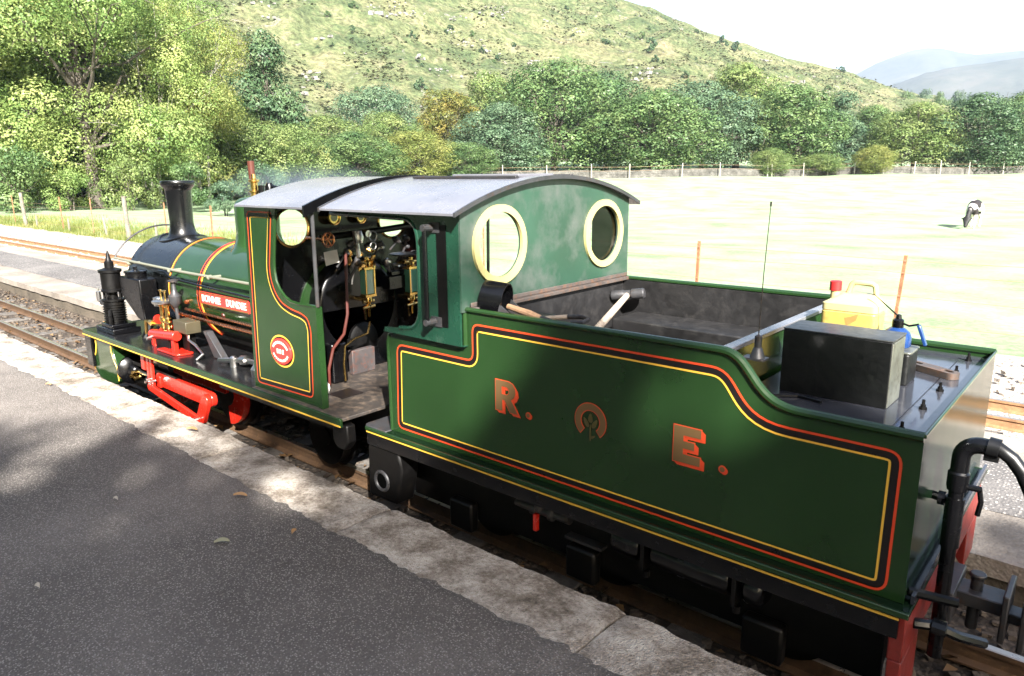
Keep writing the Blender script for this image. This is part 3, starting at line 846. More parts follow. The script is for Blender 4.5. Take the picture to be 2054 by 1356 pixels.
# chimney and dome
mb = MB()
mb.lathe([(0.128, 1.035), (0.116, 1.050), (0.098, 1.066), (0.086, 1.09), (0.079, 1.12), (0.075, 1.16), (0.083, 1.365), (0.086, 1.378), (0.104, 1.398), (0.109, 1.408), (0.110, 1.424), (0.106, 1.432), (0.096, 1.434), (0.080, 1.43), (0.070, 1.40), (0.066, 1.30)], (-4.645, 0, 0), (0, 0, 1), 40)
ch = mb.build('chimney', M['smokebox'], LO, smooth=50)
mb = MB(); mb.tube([(-4.645 + 0.165 * math.cos(a), 0.15 * math.sin(a), BZ + math.sqrt(BR**2 - (0.15 * math.sin(a))**2) + 0.006) for a in np.linspace(0, 2*PI, 33)], 0.006, 6, False); mb.build('base_flange', M['smokebox'], ch)
mb = MB(); mb.lathe([(0.20, 0.99), (0.172, 1.02), (0.150, 1.05), (0.133, 1.09), (0.126, 1.13), (0.126, 1.285), (0.118, 1.315), (0.09, 1.333), (0.04, 1.342)], (-3.66, 0, 0), (0, 0, 1), 40)
dm = mb.build('dome', M['green'], LO, smooth=50)
mb = MB(); mb.lathe([(0.022, 1.33), (0.022, 1.36), (0.03, 1.365), (0.03, 1.375), (0.02, 1.38), (0.020, 1.42), (0.032, 1.428), (0.032, 1.437), (0.015, 1.445), (0.012, 1.47), (0.0, 1.472)], (-3.70, 0.02, 0), (0, 0, 1), 16); mb.build('safety_valve', M['brass'], LO)
mb = MB(); mb.lathe([(0.018, 1.43), (0.020, 1.50), (0.021, 1.545), (0.004, 1.547)], (-3.735, 0.03, 0), (0, 0, 1), 14); mb.build('whistle_pipe', M['whistle'], LO)
mb = MB(); mb.lathe([(0.026, 1.33), (0.026, 1.40), (0.015, 1.42)], (-3.60, 0.06, 0), (0, 0, 1), 12); mb.tube([(-3.60, 0.06, 1.40), (-3.45, 0.09, 1.375), (-3.2, 0.1, 1.33)], 0.012, 8); mb.tube([(-3.66, 0.04, 1.34), (-3.66, 0.04, 1.405)], 0.018, 8); mb.build('safety_valve_lever', M['black'], LO)
# handrails
for sgn in (-1, 1):
    mb = MB(); mb.tube([(-4.93, sgn * 0.352, 0.925), (-4.0, sgn * 0.352, 0.910), (-2.83, sgn * 0.352, 0.908)], 0.0085, 10); hr = mb.build('handrail', M['handrail'], LO)
    mb = MB()
    for x in (-4.70, -4.11, -3.62, -3.1): mb.lathe([(0.008, 0), (0.008, 0.05), (0.014, 0.055), (0.014, 0.075), (0.004, 0.082)], (x, sgn * 0.283, 0.905), (0, sgn, 0), 10)
    build_each(mb, 'handrail_knob', M['handrail'], hr)
pts = []
for k in range(25):
    a = R(27 + (180 - 54) * k / 24); pts.append((-4.93, -0.352 * math.cos(a) / math.cos(R(27)), 0.752 + 0.375 * math.sin(a)))
mb = MB(); mb.tube(pts, 0.006, 8); mb.build('front_handrail', M['iron'], LO)
# nameplate
plate('nameplate', rounded([(-3.80, 0.733), (-3.262, 0.733), (-3.262, 0.806), (-3.80, 0.806)], 0.004), [], 'y', -0.322, 0.010, M['plate_red'], LO)
npo = LO.children[-1]
ribbon('brass_border', rounded([(-3.796, 0.737), (-3.266, 0.737), (-3.266, 0.802), (-3.796, 0.802)], 0.004), 0.007, -0.3278, M['brass'], npo)
def put_text(body, size, cx, cz, y, wid, mat, parent, name='lettering', bold=0.0, sign=-1):
    me = text_mesh(body, size, bold)
    co = np.empty(len(me.vertices) * 3); me.vertices.foreach_get('co', co); co = co.reshape(-1, 3)
    k = wid / (co[:,0].max() - co[:,0].min()) if wid else 1
    off = rootloc(parent)
    w3 = np.stack([co[:,0] * k + cx, -co[:,2] + y, co[:,1] + cz], 1) - np.array(off)
    me.vertices.foreach_set('co', w3.ravel()); me.materials.clear(); me.materials.append(mat); me.update()
    return link(name, me, parent)
put_text('BONNIE', 0.054, -3.672, 0.768, -0.3282, 0.215, M['letter'], npo, bold=0.0012)
put_text('DUNDEE', 0.054, -3.392, 0.768, -0.3282, 0.215, M['letter'], npo, bold=0.0012)
# pipes along the boiler
mb = MB(); mb.tube([(-4.30, -0.335, 0.885), (-4.22, -0.335, 0.885), (-4.14, -0.335, 0.853), (-3.6, -0.338, 0.838), (-2.83, -0.338, 0.822)], 0.0075, 8); mb.build('ejector_pipe', M['black'], LO)
mb = MB(); mb.tube([(-4.11, -0.355, 0.72), (-4.10, -0.36, 0.685), (-4.06, -0.355, 0.652), (-3.98, -0.345, 0.642), (-3.5, -0.34, 0.640), (-2.83, -0.34, 0.640)], 0.011, 10); mb.tube([(-4.02, -0.32, 0.675), (-3.5, -0.315, 0.668), (-2.83, -0.315, 0.665)], 0.009, 10); build_each(mb, 'copper_pipe', M['copper'], LO)
mb = MB(); mb.lathe([(0.016, 0), (0.012, 0.02), (0.004, 0.024)], (-4.0, -0.31, 0.72), (0, -1, 0), 10); mb.build('washout_plug', M['copper'], LO)
mb = MB(); mb.lathe([(0.02, 0), (0.016, 0.02), (0.004, 0.024)], (-3.60, -0.285, 0.685), (0, -1, -0.4), 10); mb.build('washout_plug', M['redpipe'], LO)
# firebox and ashpan below the boiler
mb = MB(); mb.box((-3.3, -0.24, 0.30), (-2.84, 0.24, 0.70)); mb.build('firebox', M['black_dirty'], LO, bevel=0.01)
mb = MB(); mb.box((-4.25, -0.20, ZF), (-3.32, 0.20, 0.58)); mb.build('boiler_cradle', M['black_dirty'], LO, bevel=0.01)
# air pump on the running plate
AP = (-4.80, -0.44)
mb = MB(); mb.box((AP[0] - 0.13, AP[1] - 0.085, ZF), (AP[0] + 0.16, AP[1] + 0.09, ZF + 0.035)); mb.box((AP[0] - 0.06, AP[1] - 0.075, ZF + 0.035), (AP[0] + 0.12, AP[1] + 0.08, ZF + 0.06)); build_each(mb, 'pump_base', M['black'], LO, bevel=0.005)
mb = MB(); mb.lathe([(0.05, ZF + 0.05), (0.062, ZF + 0.06), (0.062, 0.655), (0.072, 0.66), (0.072, 0.672), (0.03, 0.68), (0.03, 0.715), (0.066, 0.722), (0.066, 0.735), (0.060, 0.74), (0.060, 0.845), (0.070, 0.85), (0.070, 0.866), (0.04, 0.875), (0.028, 0.88), (0.028, 0.915), (0.018, 0.925), (0.012, 0.955), (0.004, 0.99)], (AP[0], AP[1], 0), (0, 0, 1), 24)
ap = mb.build('air_pump', M['black_dirty'], LO)
mb = MB()
for k in range(9):
    z = 0.505 + 0.016 * k; mb.lathe([(0.06, z), (0.070, z + 0.003), (0.070, z + 0.006), (0.06, z + 0.009)], (AP[0], AP[1], 0), (0, 0, 1), 24)
mb.build('cooling_fins', M['black_dirty'], ap)
mb = MB(); mb.tube([(AP[0] - 0.075, AP[1], 0.84), (AP[0] - 0.08, AP[1] - 0.01, 0.75), (AP[0] - 0.072, AP[1], 0.69)], 0.016, 8); mb.tube([(AP[0] + 0.05, AP[1] - 0.05, 0.60), (AP[0] + 0.075, AP[1] - 0.06, 0.57), (AP[0] + 0.075, AP[1] - 0.06, 0.48)], 0.012, 8)
for a in (0.5, 1.6, 2.6, 4.0, 5.2): mb.tube([(AP[0] + 0.055 * math.cos(a), AP[1] + 0.055 * math.sin(a), 0.66), (AP[0] + 0.055 * math.cos(a), AP[1] + 0.055 * math.sin(a), 0.73)], 0.007, 6)
build_each(mb, 'pump_pipe', M['black_dirty'], ap)
mb = MB(); mb.lathe([(0.013, 0.64), (0.016, 0.65), (0.016, 0.705), (0.006, 0.71), (0.004, 0.735)], (AP[0] - 0.165, AP[1] - 0.03, 0), (0, 0, 1), 12); mb.build('oil_cup', M['steel'], LO)
mb = MB(); mb.tube([(AP[0] - 0.165, AP[1] - 0.03, 0.645), (AP[0] - 0.05, AP[1] - 0.01, 0.625)], 0.010, 8); mb.lathe([(0.022, -0.012), (0.022, 0.012)], (AP[0] - 0.12, AP[1] - 0.02, 0.637), (1, 0.3, 0), 10); mb.build('oil_pipe', M['iron'], LO)
# black hopper box with lid beside the smokebox
mb = MB()
mb.add([(-4.66,-0.44,0.835),(-4.36,-0.44,0.835),(-4.36,-0.33,0.835),(-4.66,-0.33,0.835),
        (-4.66,-0.44,0.72),(-4.36,-0.44,0.70),(-4.36,-0.33,0.70),(-4.66,-0.33,0.72),
        (-4.46,-0.43,0.575),(-4.36,-0.43,0.565),(-4.36,-0.33,0.565),(-4.46,-0.33,0.575)],
       [(0,1,2,3),(0,4,5,1),(1,5,6,2),(2,6,7,3),(3,7,4,0),(4,8,9,5),(5,9,10,6),(6,10,11,7),(7,11,8,4),(11,10,9,8)])
hb = mb.build('sand_box', M['black'], LO, bevel=0.008)
mb = MB(); mb.tube([(-4.40, -0.38, 0.57), (-4.41, -0.40, 0.50), (-4.43, -0.42, ZF)], [0.035, 0.02, 0.018], 10); mb.build('sand_pipe', M['black'], hb)
mb = MB(); mb.lathe([(0.062, 0.836), (0.062, 0.862), (0.068, 0.864), (0.068, 0.874), (0.02, 0.880), (0.012, 0.884), (0.012, 0.90), (0.004, 0.902)], (-4.53, -0.385, 0), (0, 0, 1), 24); mb.build('sand_box_lid', M['black'], hb)
# brass lubricator cluster
bx, by = -4.06, -0.43
mb = MB()
for dx in (-0.035, 0.035):
    mb.lathe([(0.017, 0.55), (0.019, 0.58), (0.014, 0.60), (0.021, 0.615), (0.021, 0.63), (0.013, 0.64), (0.013, 0.70), (0.02, 0.705), (0.02, 0.715), (0.012, 0.72)], (bx + dx, by, 0), (0, 0, 1), 14)
    mb.lathe([(0.006, 0.735), (0.006, 0.785), (0.010, 0.79), (0.010, 0.80), (0.003, 0.803)], (bx + dx * 0.8, by, 0), (0, 0, 1), 10)
mb.tube([(bx - 0.035, by, 0.795), (bx + 0.035, by, 0.795)], 0.005, 8)
mb.tube([(bx - 0.06, by, 0.61), (bx + 0.085, by - 0.01, 0.605)], 0.012, 8)
mb.tube([(bx - 0.05, by, 0.575), (bx - 0.25, by - 0.015, 0.585), (bx - 0.26, by - 0.015, 0.50)], 0.011, 8)
mb.lathe([(0.02, -0.02), (0.02, 0.02)], (bx - 0.17, by - 0.01, 0.583), (1, 0, 0), 10)
lb = mb.build('lubricator', M['brass'], LO)
mb = MB(); mb.lathe([(0.062, 0.722), (0.066, 0.728), (0.066, 0.738), (0.05, 0.744)], (bx, by, 0), (0, 0, 1), 20); mb.lathe([(0.03, 0), (0.034, 0.05), (0.02, 0.055)], (bx - 0.085, by + 0.01, 0.695), (0, 0, 1), 14); mb.build('lubricator_top', M['steel'], LO)
mb = MB(); mb.box((bx - 0.09, by - 0.05, ZF), (bx + 0.12, by + 0.09, 0.55)); mb.build('lubricator_stand', M['black_dirty'], LO, bevel=0.005)
mb = MB(); mb.lathe([(0.012, 0.70), (0.034, 0.73), (0.036, 0.77), (0.02, 0.79), (0.014, 0.81), (0.012, 0.85), (0.03, 0.855), (0.03, 0.865), (0.01, 0.87)], (-3.97, -0.40, 0), (0, 0, 1), 16); mb.tube([(-3.97, -0.4, 0.71), (-3.97, -0.39, 0.55)], 0.011, 8); mb.build('steam_valve', M['iron'], LO)
mb = MB(); mb.lathe([(0.006, 0), (0.03, 0.002), (0.03, 0.012), (0.006, 0.014)], (-4.22, by + 0.02, 0.60), (1, 0, 0), 14); mb.build('valve_handwheel', M['red'], LO)
mb = MB(); mb.box((-3.90, -0.46, 0.575), (-3.74, -0.37, 0.645)); kb = mb.build('khaki_box', M['khaki'], LO, bevel=0.004)
mb = MB(); mb.box((-3.86, -0.43, ZF), (-3.78, -0.39, 0.574)); mb.build('box_post', M['black_dirty'], kb)
mb = MB(); mb.tube([(-3.76, -0.44, 0.575), (-3.74, -0.45, 0.545), (-3.66, -0.45, 0.525), (-3.56, -0.46, 0.49), (-3.58, -0.49, 0.46)], 0.008, 8); mb.build('oil_feed_pipe', M['steel'], LO)
mb = MB(); mb.prism([(-3.62, 0.60), (-3.66, 0.60), (-3.56, 0.46), (-3.46, 0.46)], 'y', -0.40, -0.36); mb.build('stay_bracket', M['iron'], LO, bevel=0.003)
mb = MB(); mb.tube([(-3.42, -0.44, 0.475), (-3.22, -0.40, 0.50), (-2.9, -0.38, 0.50)], 0.014, 8); mb.lathe([(0.026, -0.02), (0.026, 0.02)], (-3.22, -0.40, 0.50), (1, 0.2, 0.1), 10); mb.lathe([(0.02, 0), (0.02, 0.05), (0.01, 0.06)], (-3.30, -0.42, ZF), (0, 0, 1), 10); mb.lathe([(0.03, 0), (0.034, 0.04), (0.014, 0.07)], (-3.02, -0.44, ZF), (0, 0, 1), 12); mb.build('injector', M['steel'], LO)

# ---- cab of the locomotive
def roof_z(y, edge=1.335, crown=1.452, half=0.58): return crown - (crown - edge) * (y / half) ** 2
def roof(name, x0, x1, parent, half0=-0.585, half1=0.585, th=0.008, mat=None):
    mb = MB(); vs = []; fs = []; n = 28
    for k in range(n + 1):
        y = half0 + (half1 - half0) * k / n; z = roof_z(y)
        vs += [(x0, y, z), (x1, y, z), (x0, y, z - th), (x1, y, z - th)]
    for k in range(n):
        a = k * 4; b = a + 4
        fs += [(a, a+1, b+1, b), (a+2, b+2, b+3, a+3), (a, b, b+2, a+2), (a+1, a+3, b+3, b+1)]
    fs += [(0, 2, 3, 1), (n*4, n*4+1, n*4+3, n*4+2)]
    mb.add(vs, fs)
    return mb.build(name, mat or M['roof'], parent)
def arch(x0, x1, up, dn, parent, name, mat, half=0.585):
    mb = MB(); vs = []; fs = []; n = 28
    for k in range(n + 1):
        y = -half + 2 * half * k / n; z = roof_z(y)
        vs += [(x0, y, z + up), (x1, y, z + up), (x0, y, z - dn), (x1, y, z - dn)]
    for k in range(n):
        a = k * 4; b = a + 4
        fs += [(a, a+1, b+1, b), (a+2, b+2, b+3, a+3), (a, b, b+2, a+2), (a+1, a+3, b+3, b+1)]
    fs += [(0, 2, 3, 1), (n*4, n*4+1, n*4+3, n*4+2)]
    mb.add(vs, fs); return mb.build(name, mat, parent)
rf = roof('cab_roof', -2.835, -2.292, LO)
arch(-2.291, -2.279, 0.007, 0.040, LO, 'roof_arch', M['black'])
side = [(-2.868, ZF + 0.003), (-2.322, ZF + 0.003), (-2.302, 0.913), (-2.44, 0.911)]
cut = [(-2.50, 0.915), (-2.545, 0.932), (-2.585, 0.962), (-2.610, 1.00), (-2.618, 1.045), (-2.612, 1.10), (-2.578, 1.27), (-2.565, 1.302)]
side = side + cut + [(-2.565, 1.335), (-2.828, 1.335)]
ro = [(-2.802, 1.302), (-2.600, 1.302), (-2.648, 1.06), (-2.646, 1.01), (-2.622, 0.95), (-2.575, 0.905), (-2.50, 0.882), (-2.42, 0.872), (-2.375, 0.855), (-2.355, 0.81), (-2.374, 0.495), (-2.838, 0.485)]
ro = rounded(ro[::-1], [0.03, 0.03, 0.03, 0.02, 0.02, 0.03, 0.03, 0.03, 0.03, 0.03, 0.005, 0.02], 5)
for sgn in (-1, 1):
    sp_ = plate('cab_side', side, [], 'y', sgn * 0.538, 0.008, M['green'], LO)
    mb = MB(); mb.tube([(x, sgn * 0.538, z) for x, z in [(-2.302, 0.913), (-2.44, 0.911)] + cut], 0.0075, 8); mb.build('cutout_beading', M['green'], sp_)
    mb = MB(); mb.tube([(-2.302, sgn * 0.536, 0.913), (-2.296, sgn * 0.536, 1.336)], 0.0085, 10); mb.build('cab_pillar', M['iron'], LO)
    mb = MB(); mb.box((-2.328, sgn * 0.536 - 0.012, ZF + 0.004), (-2.300, sgn * 0.536 - sgn * 0.02, 0.912)); mb.build('side_flange', M['green'], sp_)
    mb = MB(); mb.prism([(-2.83, 1.336), (-2.29, 1.336), (-2.29, 1.318), (-2.57, 1.318), (-2.83, 1.318)], 'y', sgn * 0.531, sgn * 0.50); mb.build('roof_angle', M['black'], LO)
    yy = sgn * 0.5432
    ribbon('red_lining', ro, 0.0065, yy, M['red_line'], sp_, sign=sgn)
    ribbon('black_lining', offset_path(ro, 0.0125), 0.0165, yy, M['black_line'], sp_, sign=sgn)
    ribbon('yellow_lining', offset_path(ro, 0.0235), 0.0055, yy, M['yellow_line'], sp_, sign=sgn)
# works plate
wp = plate('works_plate', circ(-2.60, 0.674, 0.082, 48, 0.060), [], 'y', -0.5475, 0.008, M['plate_red'], LO)
ribbon('yellow_lining', circ(-2.60, 0.674, 0.094, 48, 0.072), 0.008, -0.5432, M['yellow_line'], wp)
ribbon('black_lining', circ(-2.60, 0.674, 0.086, 48, 0.064), 0.009, -0.5428, M['black_line'], wp)
mb = MB()
def chip(a, rx, rz, s1, s2):
    cx_, cz_ = -2.60 + rx * math.cos(a), 0.674 + rz * math.sin(a)
    t = Vector((-rx * math.sin(a), 0, rz * math.cos(a))).normalized(); n_ = Vector((math.cos(a), 0, math.sin(a)))
    c = Vector((cx_, -0.5526, cz_))
    mb.add([c - t*s1 - n_*s2, c + t*s1 - n_*s2, c + t*s1 + n_*s2, c - t*s1 + n_*s2], [(3, 2, 1, 0)])
for k in range(11): chip(R(25 + 13 * k), 0.062, 0.043, 0.0048, 0.0065)
for k in range(10): chip(R(205 + 14.5 * k), 0.062, 0.043, 0.0045, 0.006)
for k in range(3):
    c = Vector((-2.622 + 0.022 * k, -0.5526, 0.674)); mb.add([c + Vector((-0.007, 0, -0.011)), c + Vector((0.007, 0, -0.011)), c + Vector((0.007, 0, 0.011)), c + Vector((-0.007, 0, 0.011))], [(0, 1, 2, 3)])
mb.build('plate_lettering', M['letter'], wp, smooth=0)
# front sheet with spectacles
topc = [(-0.53 + 1.06 * k / 20, roof_z(-0.53 + 1.06 * k / 20) - 0.009) for k in range(21)]
fsheet = [(0.53, ZF), (-0.53, ZF)] + topc
fsx = -2.815
fr = plate('cab_front', fsheet, [circ(-0.312, 1.215, 0.092), circ(0.312, 1.215, 0.092)], 'x', fsx, 0.008, M['black'], LO)
for sgn in (-1, 1):
    mb = MB(); mb.torus((fsx + 0.006, sgn * 0.312, 1.215), 0.093, 0.007, 'x', 32, 6); wf = mb.build('spectacle_frame', M['brass'], fr)
    mb = MB(); mb.add([(fsx, sgn * 0.312 + a, 1.215 + b) for a, b in circ(0, 0, 0.092, 32)], [tuple(range(32))]); mb.build('glass_pane', M['glass'], wf)
    plate('inner_lining', [(-2.81, ZF + 0.01), (-2.64, ZF + 0.01), (-2.64, 1.0), (-2.66, 1.25), (-2.81, 1.25)], [], 'y', sgn * 0.5285, 0.005, M['inner_red'], LO)
# backhead with fittings
mb = MB(); mb.box((-2.81, -0.255, ZF), (-2.72, 0.255, 0.80)); mb.lathe([(0.255, 0), (0.25, 0.075), (0.235, 0.09)], (-2.81, 0, 0.80), (1, 0, 0), 40); bh = mb.build('backhead', M['black'], LO, bevel=0.008)
mb = MB(); mb.lathe([(0.09, 0), (0.09, 0.02), (0.07, 0.03)], (-2.72, 0, 0.62), (1, 0, 0), 24); mb.box((-2.70, -0.12, 0.60), (-2.685, -0.06, 0.64)); mb.build('firehole_door', M['black_dirty'], bh)
def XP(u, v, x):          # point on a cross-plane of the cab, from its place on the backhead drawing
    r = ray(u, v); t = (x - CAM.x) / r.x
    return Vector((x, CAM.y + r.y * t, CAM.z + r.z * t))
for (u, v) in ((737, 565), (825, 562)):
    p = XP(u, v, -2.62)
    mb = MB(); mb.box((p.x - 0.022, p.y - 0.030, p.z - 0.062), (p.x + 0.022, p.y + 0.030, p.z + 0.062)); gg = mb.build('water_gauge_glass', M['gauge_glass'], LO, bevel=0.003)
    mb = MB()
    for s in (-1, 1):
        mb.box((p.x - 0.026, p.y - 0.034, p.z + s * 0.069 - 0.006), (p.x + 0.026, p.y + 0.034, p.z + s * 0.069 + 0.006))
        mb.lathe([(0.018, 0.07), (0.022, 0.08), (0.022, 0.10), (0.012, 0.11), (0.012, 0.125)], (p.x, p.y, p.z), (0, 0, s), 12)
        mb.tube([(p.x, p.y, p.z + s * 0.095), (-2.73, p.y, p.z + s * 0.095)], 0.012, 8)
        mb.tube([(p.x, p.y - 0.035, p.z + s * 0.10), (p.x, p.y + 0.035, p.z + s * 0.10)], 0.009, 8)
    mb.lathe([(0.01, 0.11), (0.018, 0.12), (0.018, 0.135), (0.008, 0.14), (0.008, 0.18)], (p.x, p.y, p.z), (0, 0, -1), 10)
    mb.tube([(p.x + 0.01, p.y - 0.045, p.z - 0.13), (p.x + 0.01, p.y + 0.03, p.z - 0.125)], 0.008, 8)
    mb.tube([(p.x + 0.01, p.y - 0.035, p.z - 0.13), (p.x + 0.01, p.y - 0.03, p.z - 0.19)], 0.006, 8)
    for yy in (-0.027, 0.027): mb.box((p.x + 0.022, p.y + yy - 0.004, p.z - 0.062), (p.x + 0.026, p.y + yy + 0.004, p.z + 0.062))
    mb.build('water_gauge', M['brass'], LO)
# pressure gauges, handwheels, regulator, pipes
for (u, v, x, r_) in ((668, 436, -2.78, 0.034), (722, 435, -2.78, 0.03)):
    p = XP(u, v, x)
    mb = MB(); mb.lathe([(r_, -0.03), (r_ * 1.15, 0.0), (r_ * 1.15, 0.012), (r_ * 0.92, 0.014), (r_ * 0.92, 0.008), (0.0, 0.008)], p, (1, 0, 0), 24); o = mb.build('pressure_gauge', M['brass'], LO)
    mb = MB(); mb.lathe([(r_ * 0.6, 0.0085), (r_ * 0.6, 0.010)], p, (1, 0, 0), 20); mb.build('dial', M['dial'], o)
p = XP(658, 481, -2.60)
mb = MB(); mb.torus(p, 0.032, 0.0055, 'x', 22, 8)
for a in range(3): mb.tube([p + Vector((0, 0.032 * math.cos(a * PI / 3), 0.032 * math.sin(a * PI / 3))), p - Vector((0, 0.032 * math.cos(a * PI / 3), 0.032 * math.sin(a * PI / 3)))], 0.004, 6)
mb.tube([p, p - Vector((0.18, 0, 0))], 0.007, 8); mb.build('handwheel', M['copper'], LO)
p = XP(718, 475, -2.62)
mb = MB(); mb.tube([p + Vector((0, -0.02, 0.03)), p + Vector((0, 0.0, -0.10))], 0.012, 8); mb.lathe([(0.024, -0.03), (0.03, 0), (0.02, 0.03)], p, (0, 0, 1), 12); mb.lathe([(0.018, -0.02), (0.018, 0.02)], p + Vector((0, 0.05, 0.012)), (1, 0, 0), 10); mb.torus(p + Vector((0.02, 0.075, 0.0)), 0.024, 0.004, 'x', 18, 6); mb.torus(p + Vector((0.02, 0.075, -0.05)), 0.018, 0.003, 'x', 16, 6); mb.build('steam_fountain', M['steel'], LO)
p = XP(690, 470, -2.66)
mb = MB(); mb.tube([XP(640, 478, -2.70), XP(700, 470, -2.66), XP(760, 462, -2.66), XP(835, 450, -2.66)], 0.016, 10); mb.build('regulator_rod', M['black_dirty'], LO)
rg2 = random.Random(5)
for k in range(16):
    mb = MB()
    q = XP(rg2.uniform(690, 830), rg2.uniform(470, 545), -2.67 + rg2.uniform(-.05, .05))
    mb.lathe([(0.006, -0.02), (rg2.uniform(.012, .022), -0.01), (rg2.uniform(.012, .024), 0.012), (0.007, 0.03)], q, (rg2.uniform(-1, 1), rg2.uniform(-1, 1), rg2.uniform(0.2, 1)), 10)
    mb.tube([q, q + Vector((-0.03, rg2.uniform(-.05, .05), -rg2.uniform(.03, .12)))], 0.006, 6)
    mb.build('cab_valve', M['iron' if k % 3 else 'steel'], LO)
mb = MB()
for k in range(9):
    q = XP(rg2.uniform(700, 770), rg2.uniform(500, 545), -2.62 + rg2.uniform(-.03, .03))
    mb.lathe([(0.005, -0.02), (0.012, -0.008), (0.012, 0.01), (0.006, 0.025)], q, (rg2.uniform(-1, 1), rg2.uniform(-1, 1), rg2.uniform(0.2, 1)), 8)
build_each(mb, 'brass_union', M['brass'], LO)
p = XP(790, 565, -2.66)
mb = MB(); mb.box((p.x - 0.03, p.y - 0.055, p.z - 0.035), (p.x + 0.03, p.y + 0.055, p.z + 0.035)); mb.box((p.x - 0.02, p.y - 0.03, p.z + 0.035), (p.x + 0.02, p.y + 0.04, p.z + 0.06)); mb.build('lubricator_box', M['black'], LO, bevel=0.004)
p = XP(808, 511, -2.62)
mb = MB(); mb.lathe([(0.07, 0), (0.075, 0.004), (0.07, 0.008)], p, (0, 0, 1), 20); mb.build('gauge_shelf', M['steel'], LO)
p = XP(665, 518, -2.66)
mb = MB(); mb.add([p + Vector((0, -0.035, -0.035)), p + Vector((0.02, 0.03, -0.02)), p + Vector((0.0, 0.035, 0.04)), p + Vector((-0.02, -0.03, 0.03)), p + Vector((-0.04, 0, 0))], [(0, 1, 2, 3), (0, 4, 1), (1, 4, 2), (2, 4, 3), (3, 4, 0)]); mb.build('gauge_lamp', M['pale'], LO, smooth=0)
mb = MB(); mb.tube([XP(693, 505, -2.62), XP(695, 560, -2.60), XP(697, 630, -2.58), XP(690, 670, -2.56), XP(668, 700, -2.54), XP(660, 740, -2.53), XP(661, 772, -2.53)], 0.0075, 10); mb.build('red_hose', M['redpipe'], LO)
mb = MB(); mb.tube([XP(742, 645, -2.60), XP(738, 668, -2.59), XP(710, 680, -2.58), XP(692, 695, -2.57), XP(690, 730, -2.56), XP(693, 764, -2.55)], 0.0055, 8); mb.build('drain_pipe', M['brass'], LO)
mb = MB(); q = XP(680, 735, -2.60); mb.box((q.x - 0.04, q.y - 0.05, ZF + 0.003), (q.x + 0.02, q.y + 0.04, 0.66)); mb.build('damper_column', M['black'], LO, bevel=0.01)
q = XP(728, 725, -2.66)
mb = MB(); mb.box((q.x - 0.02, q.y - 0.075, ZF + 0.003), (q.x + 0.015, q.y + 0.07, 0.585)); mb.build('scorched_guard_plate', M['firebrick'], LO, bevel=0.004)
q = XP(649, 752, -2.5)
mb = MB(); mb.lathe([(0.02, ZF + 0.003), (0.028, 0.48), (0.024, 0.50), (0.012, 0.515)], (q.x, q.y, 0), (0, 0, 1), 12); mb.build('white_cup', M['pale'], LO)
# step at the rear of the footplate
for sgn in (-1, 1):
    mb = MB(); mb.prism([(-2.235, ZF - 0.037), (-2.135, ZF - 0.037), (-2.13, 0.34), (-2.16, 0.30), (-2.21, 0.30), (-2.24, 0.33)], 'y', sgn * 0.50, sgn * 0.548); mb.build('cab_step', M['black_dirty'], LO, bevel=0.008)
    mb = MB(); mb.box((-3.3, sgn * 0.50 - 0.012, 0.36), (-2.25, sgn * 0.50 + 0.012, 0.385)); mb.build('brake_rod', M['black_dirty'], LO)

# ------------------------------------------------------------------ tender
TE = thing('tender', (-0.95, 0, 0), 'dark green tender lettered R E with red and yellow lining, cab and open bunker', 'tender')
TZ = 0.452
W2 = 0.51
scv = []
def bez(p0, p1, p2, p3, n=10):
    return [(p0[0]*(1-t)**3 + 3*p1[0]*t*(1-t)**2 + 3*p2[0]*t*t*(1-t) + p3[0]*t**3, p0[1]*(1-t)**3 + 3*p1[1]*t*(1-t)**2 + 3*p2[1]*t*t*(1-t) + p3[1]*t**3) for t in [k / n for k in range(n + 1)]]
scurve = bez((-0.495, 1.0), (-0.40, 1.0), (-0.415, 0.874), (-0.275, 0.873), 18)
top = [(-1.448, 0.866), (-1.448, 1.0)] + scurve + [(0.0, 0.872)]
outl = [(-1.876, TZ), (-1.876, 0.82), (-1.866, 0.85), (-1.84, 0.866)] + top + [(0.0, TZ)]
ln = [(-1.834, 0.475), (-1.82, 0.818), (-1.412, 0.818), (-1.411, 0.951)] + bez((-0.52, 0.951), (-0.425, 0.951), (-0.46, 0.826), (-0.30, 0.826), 14) + [(-0.040, 0.826), (-0.042, 0.466)]
lr = [0.03, 0.035, 0.03, 0.03] + [0.0] * 15 + [0.035, 0.035]
lnp = rounded(ln, lr, 6)[::-1]
for sgn in (-1, 1):
    sd_ = plate('tender_side', outl, [], 'y', sgn * (W2 - 0.004), 0.008, M['green'], TE)
    mb = MB(); mb.tube([(x, sgn * (W2 - 0.002), z) for x, z in [(-1.448, 0.87), (-1.448, 0.999)] + scurve + [(0.0, 0.8725)]], 0.0125, 10); mb.build('coping_bead', M['green'], TE)
    mb = MB(); mb.tube([(x, sgn * (W2 - 0.001), z) for x, z in [(-1.876, TZ + 0.002), (-1.876, 0.82), (-1.866, 0.85), (-1.84, 0.866), (-1.46, 0.866)]], 0.008, 8); mb.build('panel_bead', M['green'], TE)
    yy = sgn * (W2 + 0.0015)
    ribbon('red_lining', lnp, 0.0065, yy, M['red_line'], sd_, sign=sgn)
    ribbon('black_lining', offset_path(lnp, 0.0125), 0.0165, yy, M['black_line'], sd_, sign=sgn)
    ribbon('yellow_lining', offset_path(lnp, 0.0235), 0.0055, yy, M['yellow_line'], sd_, sign=sgn)
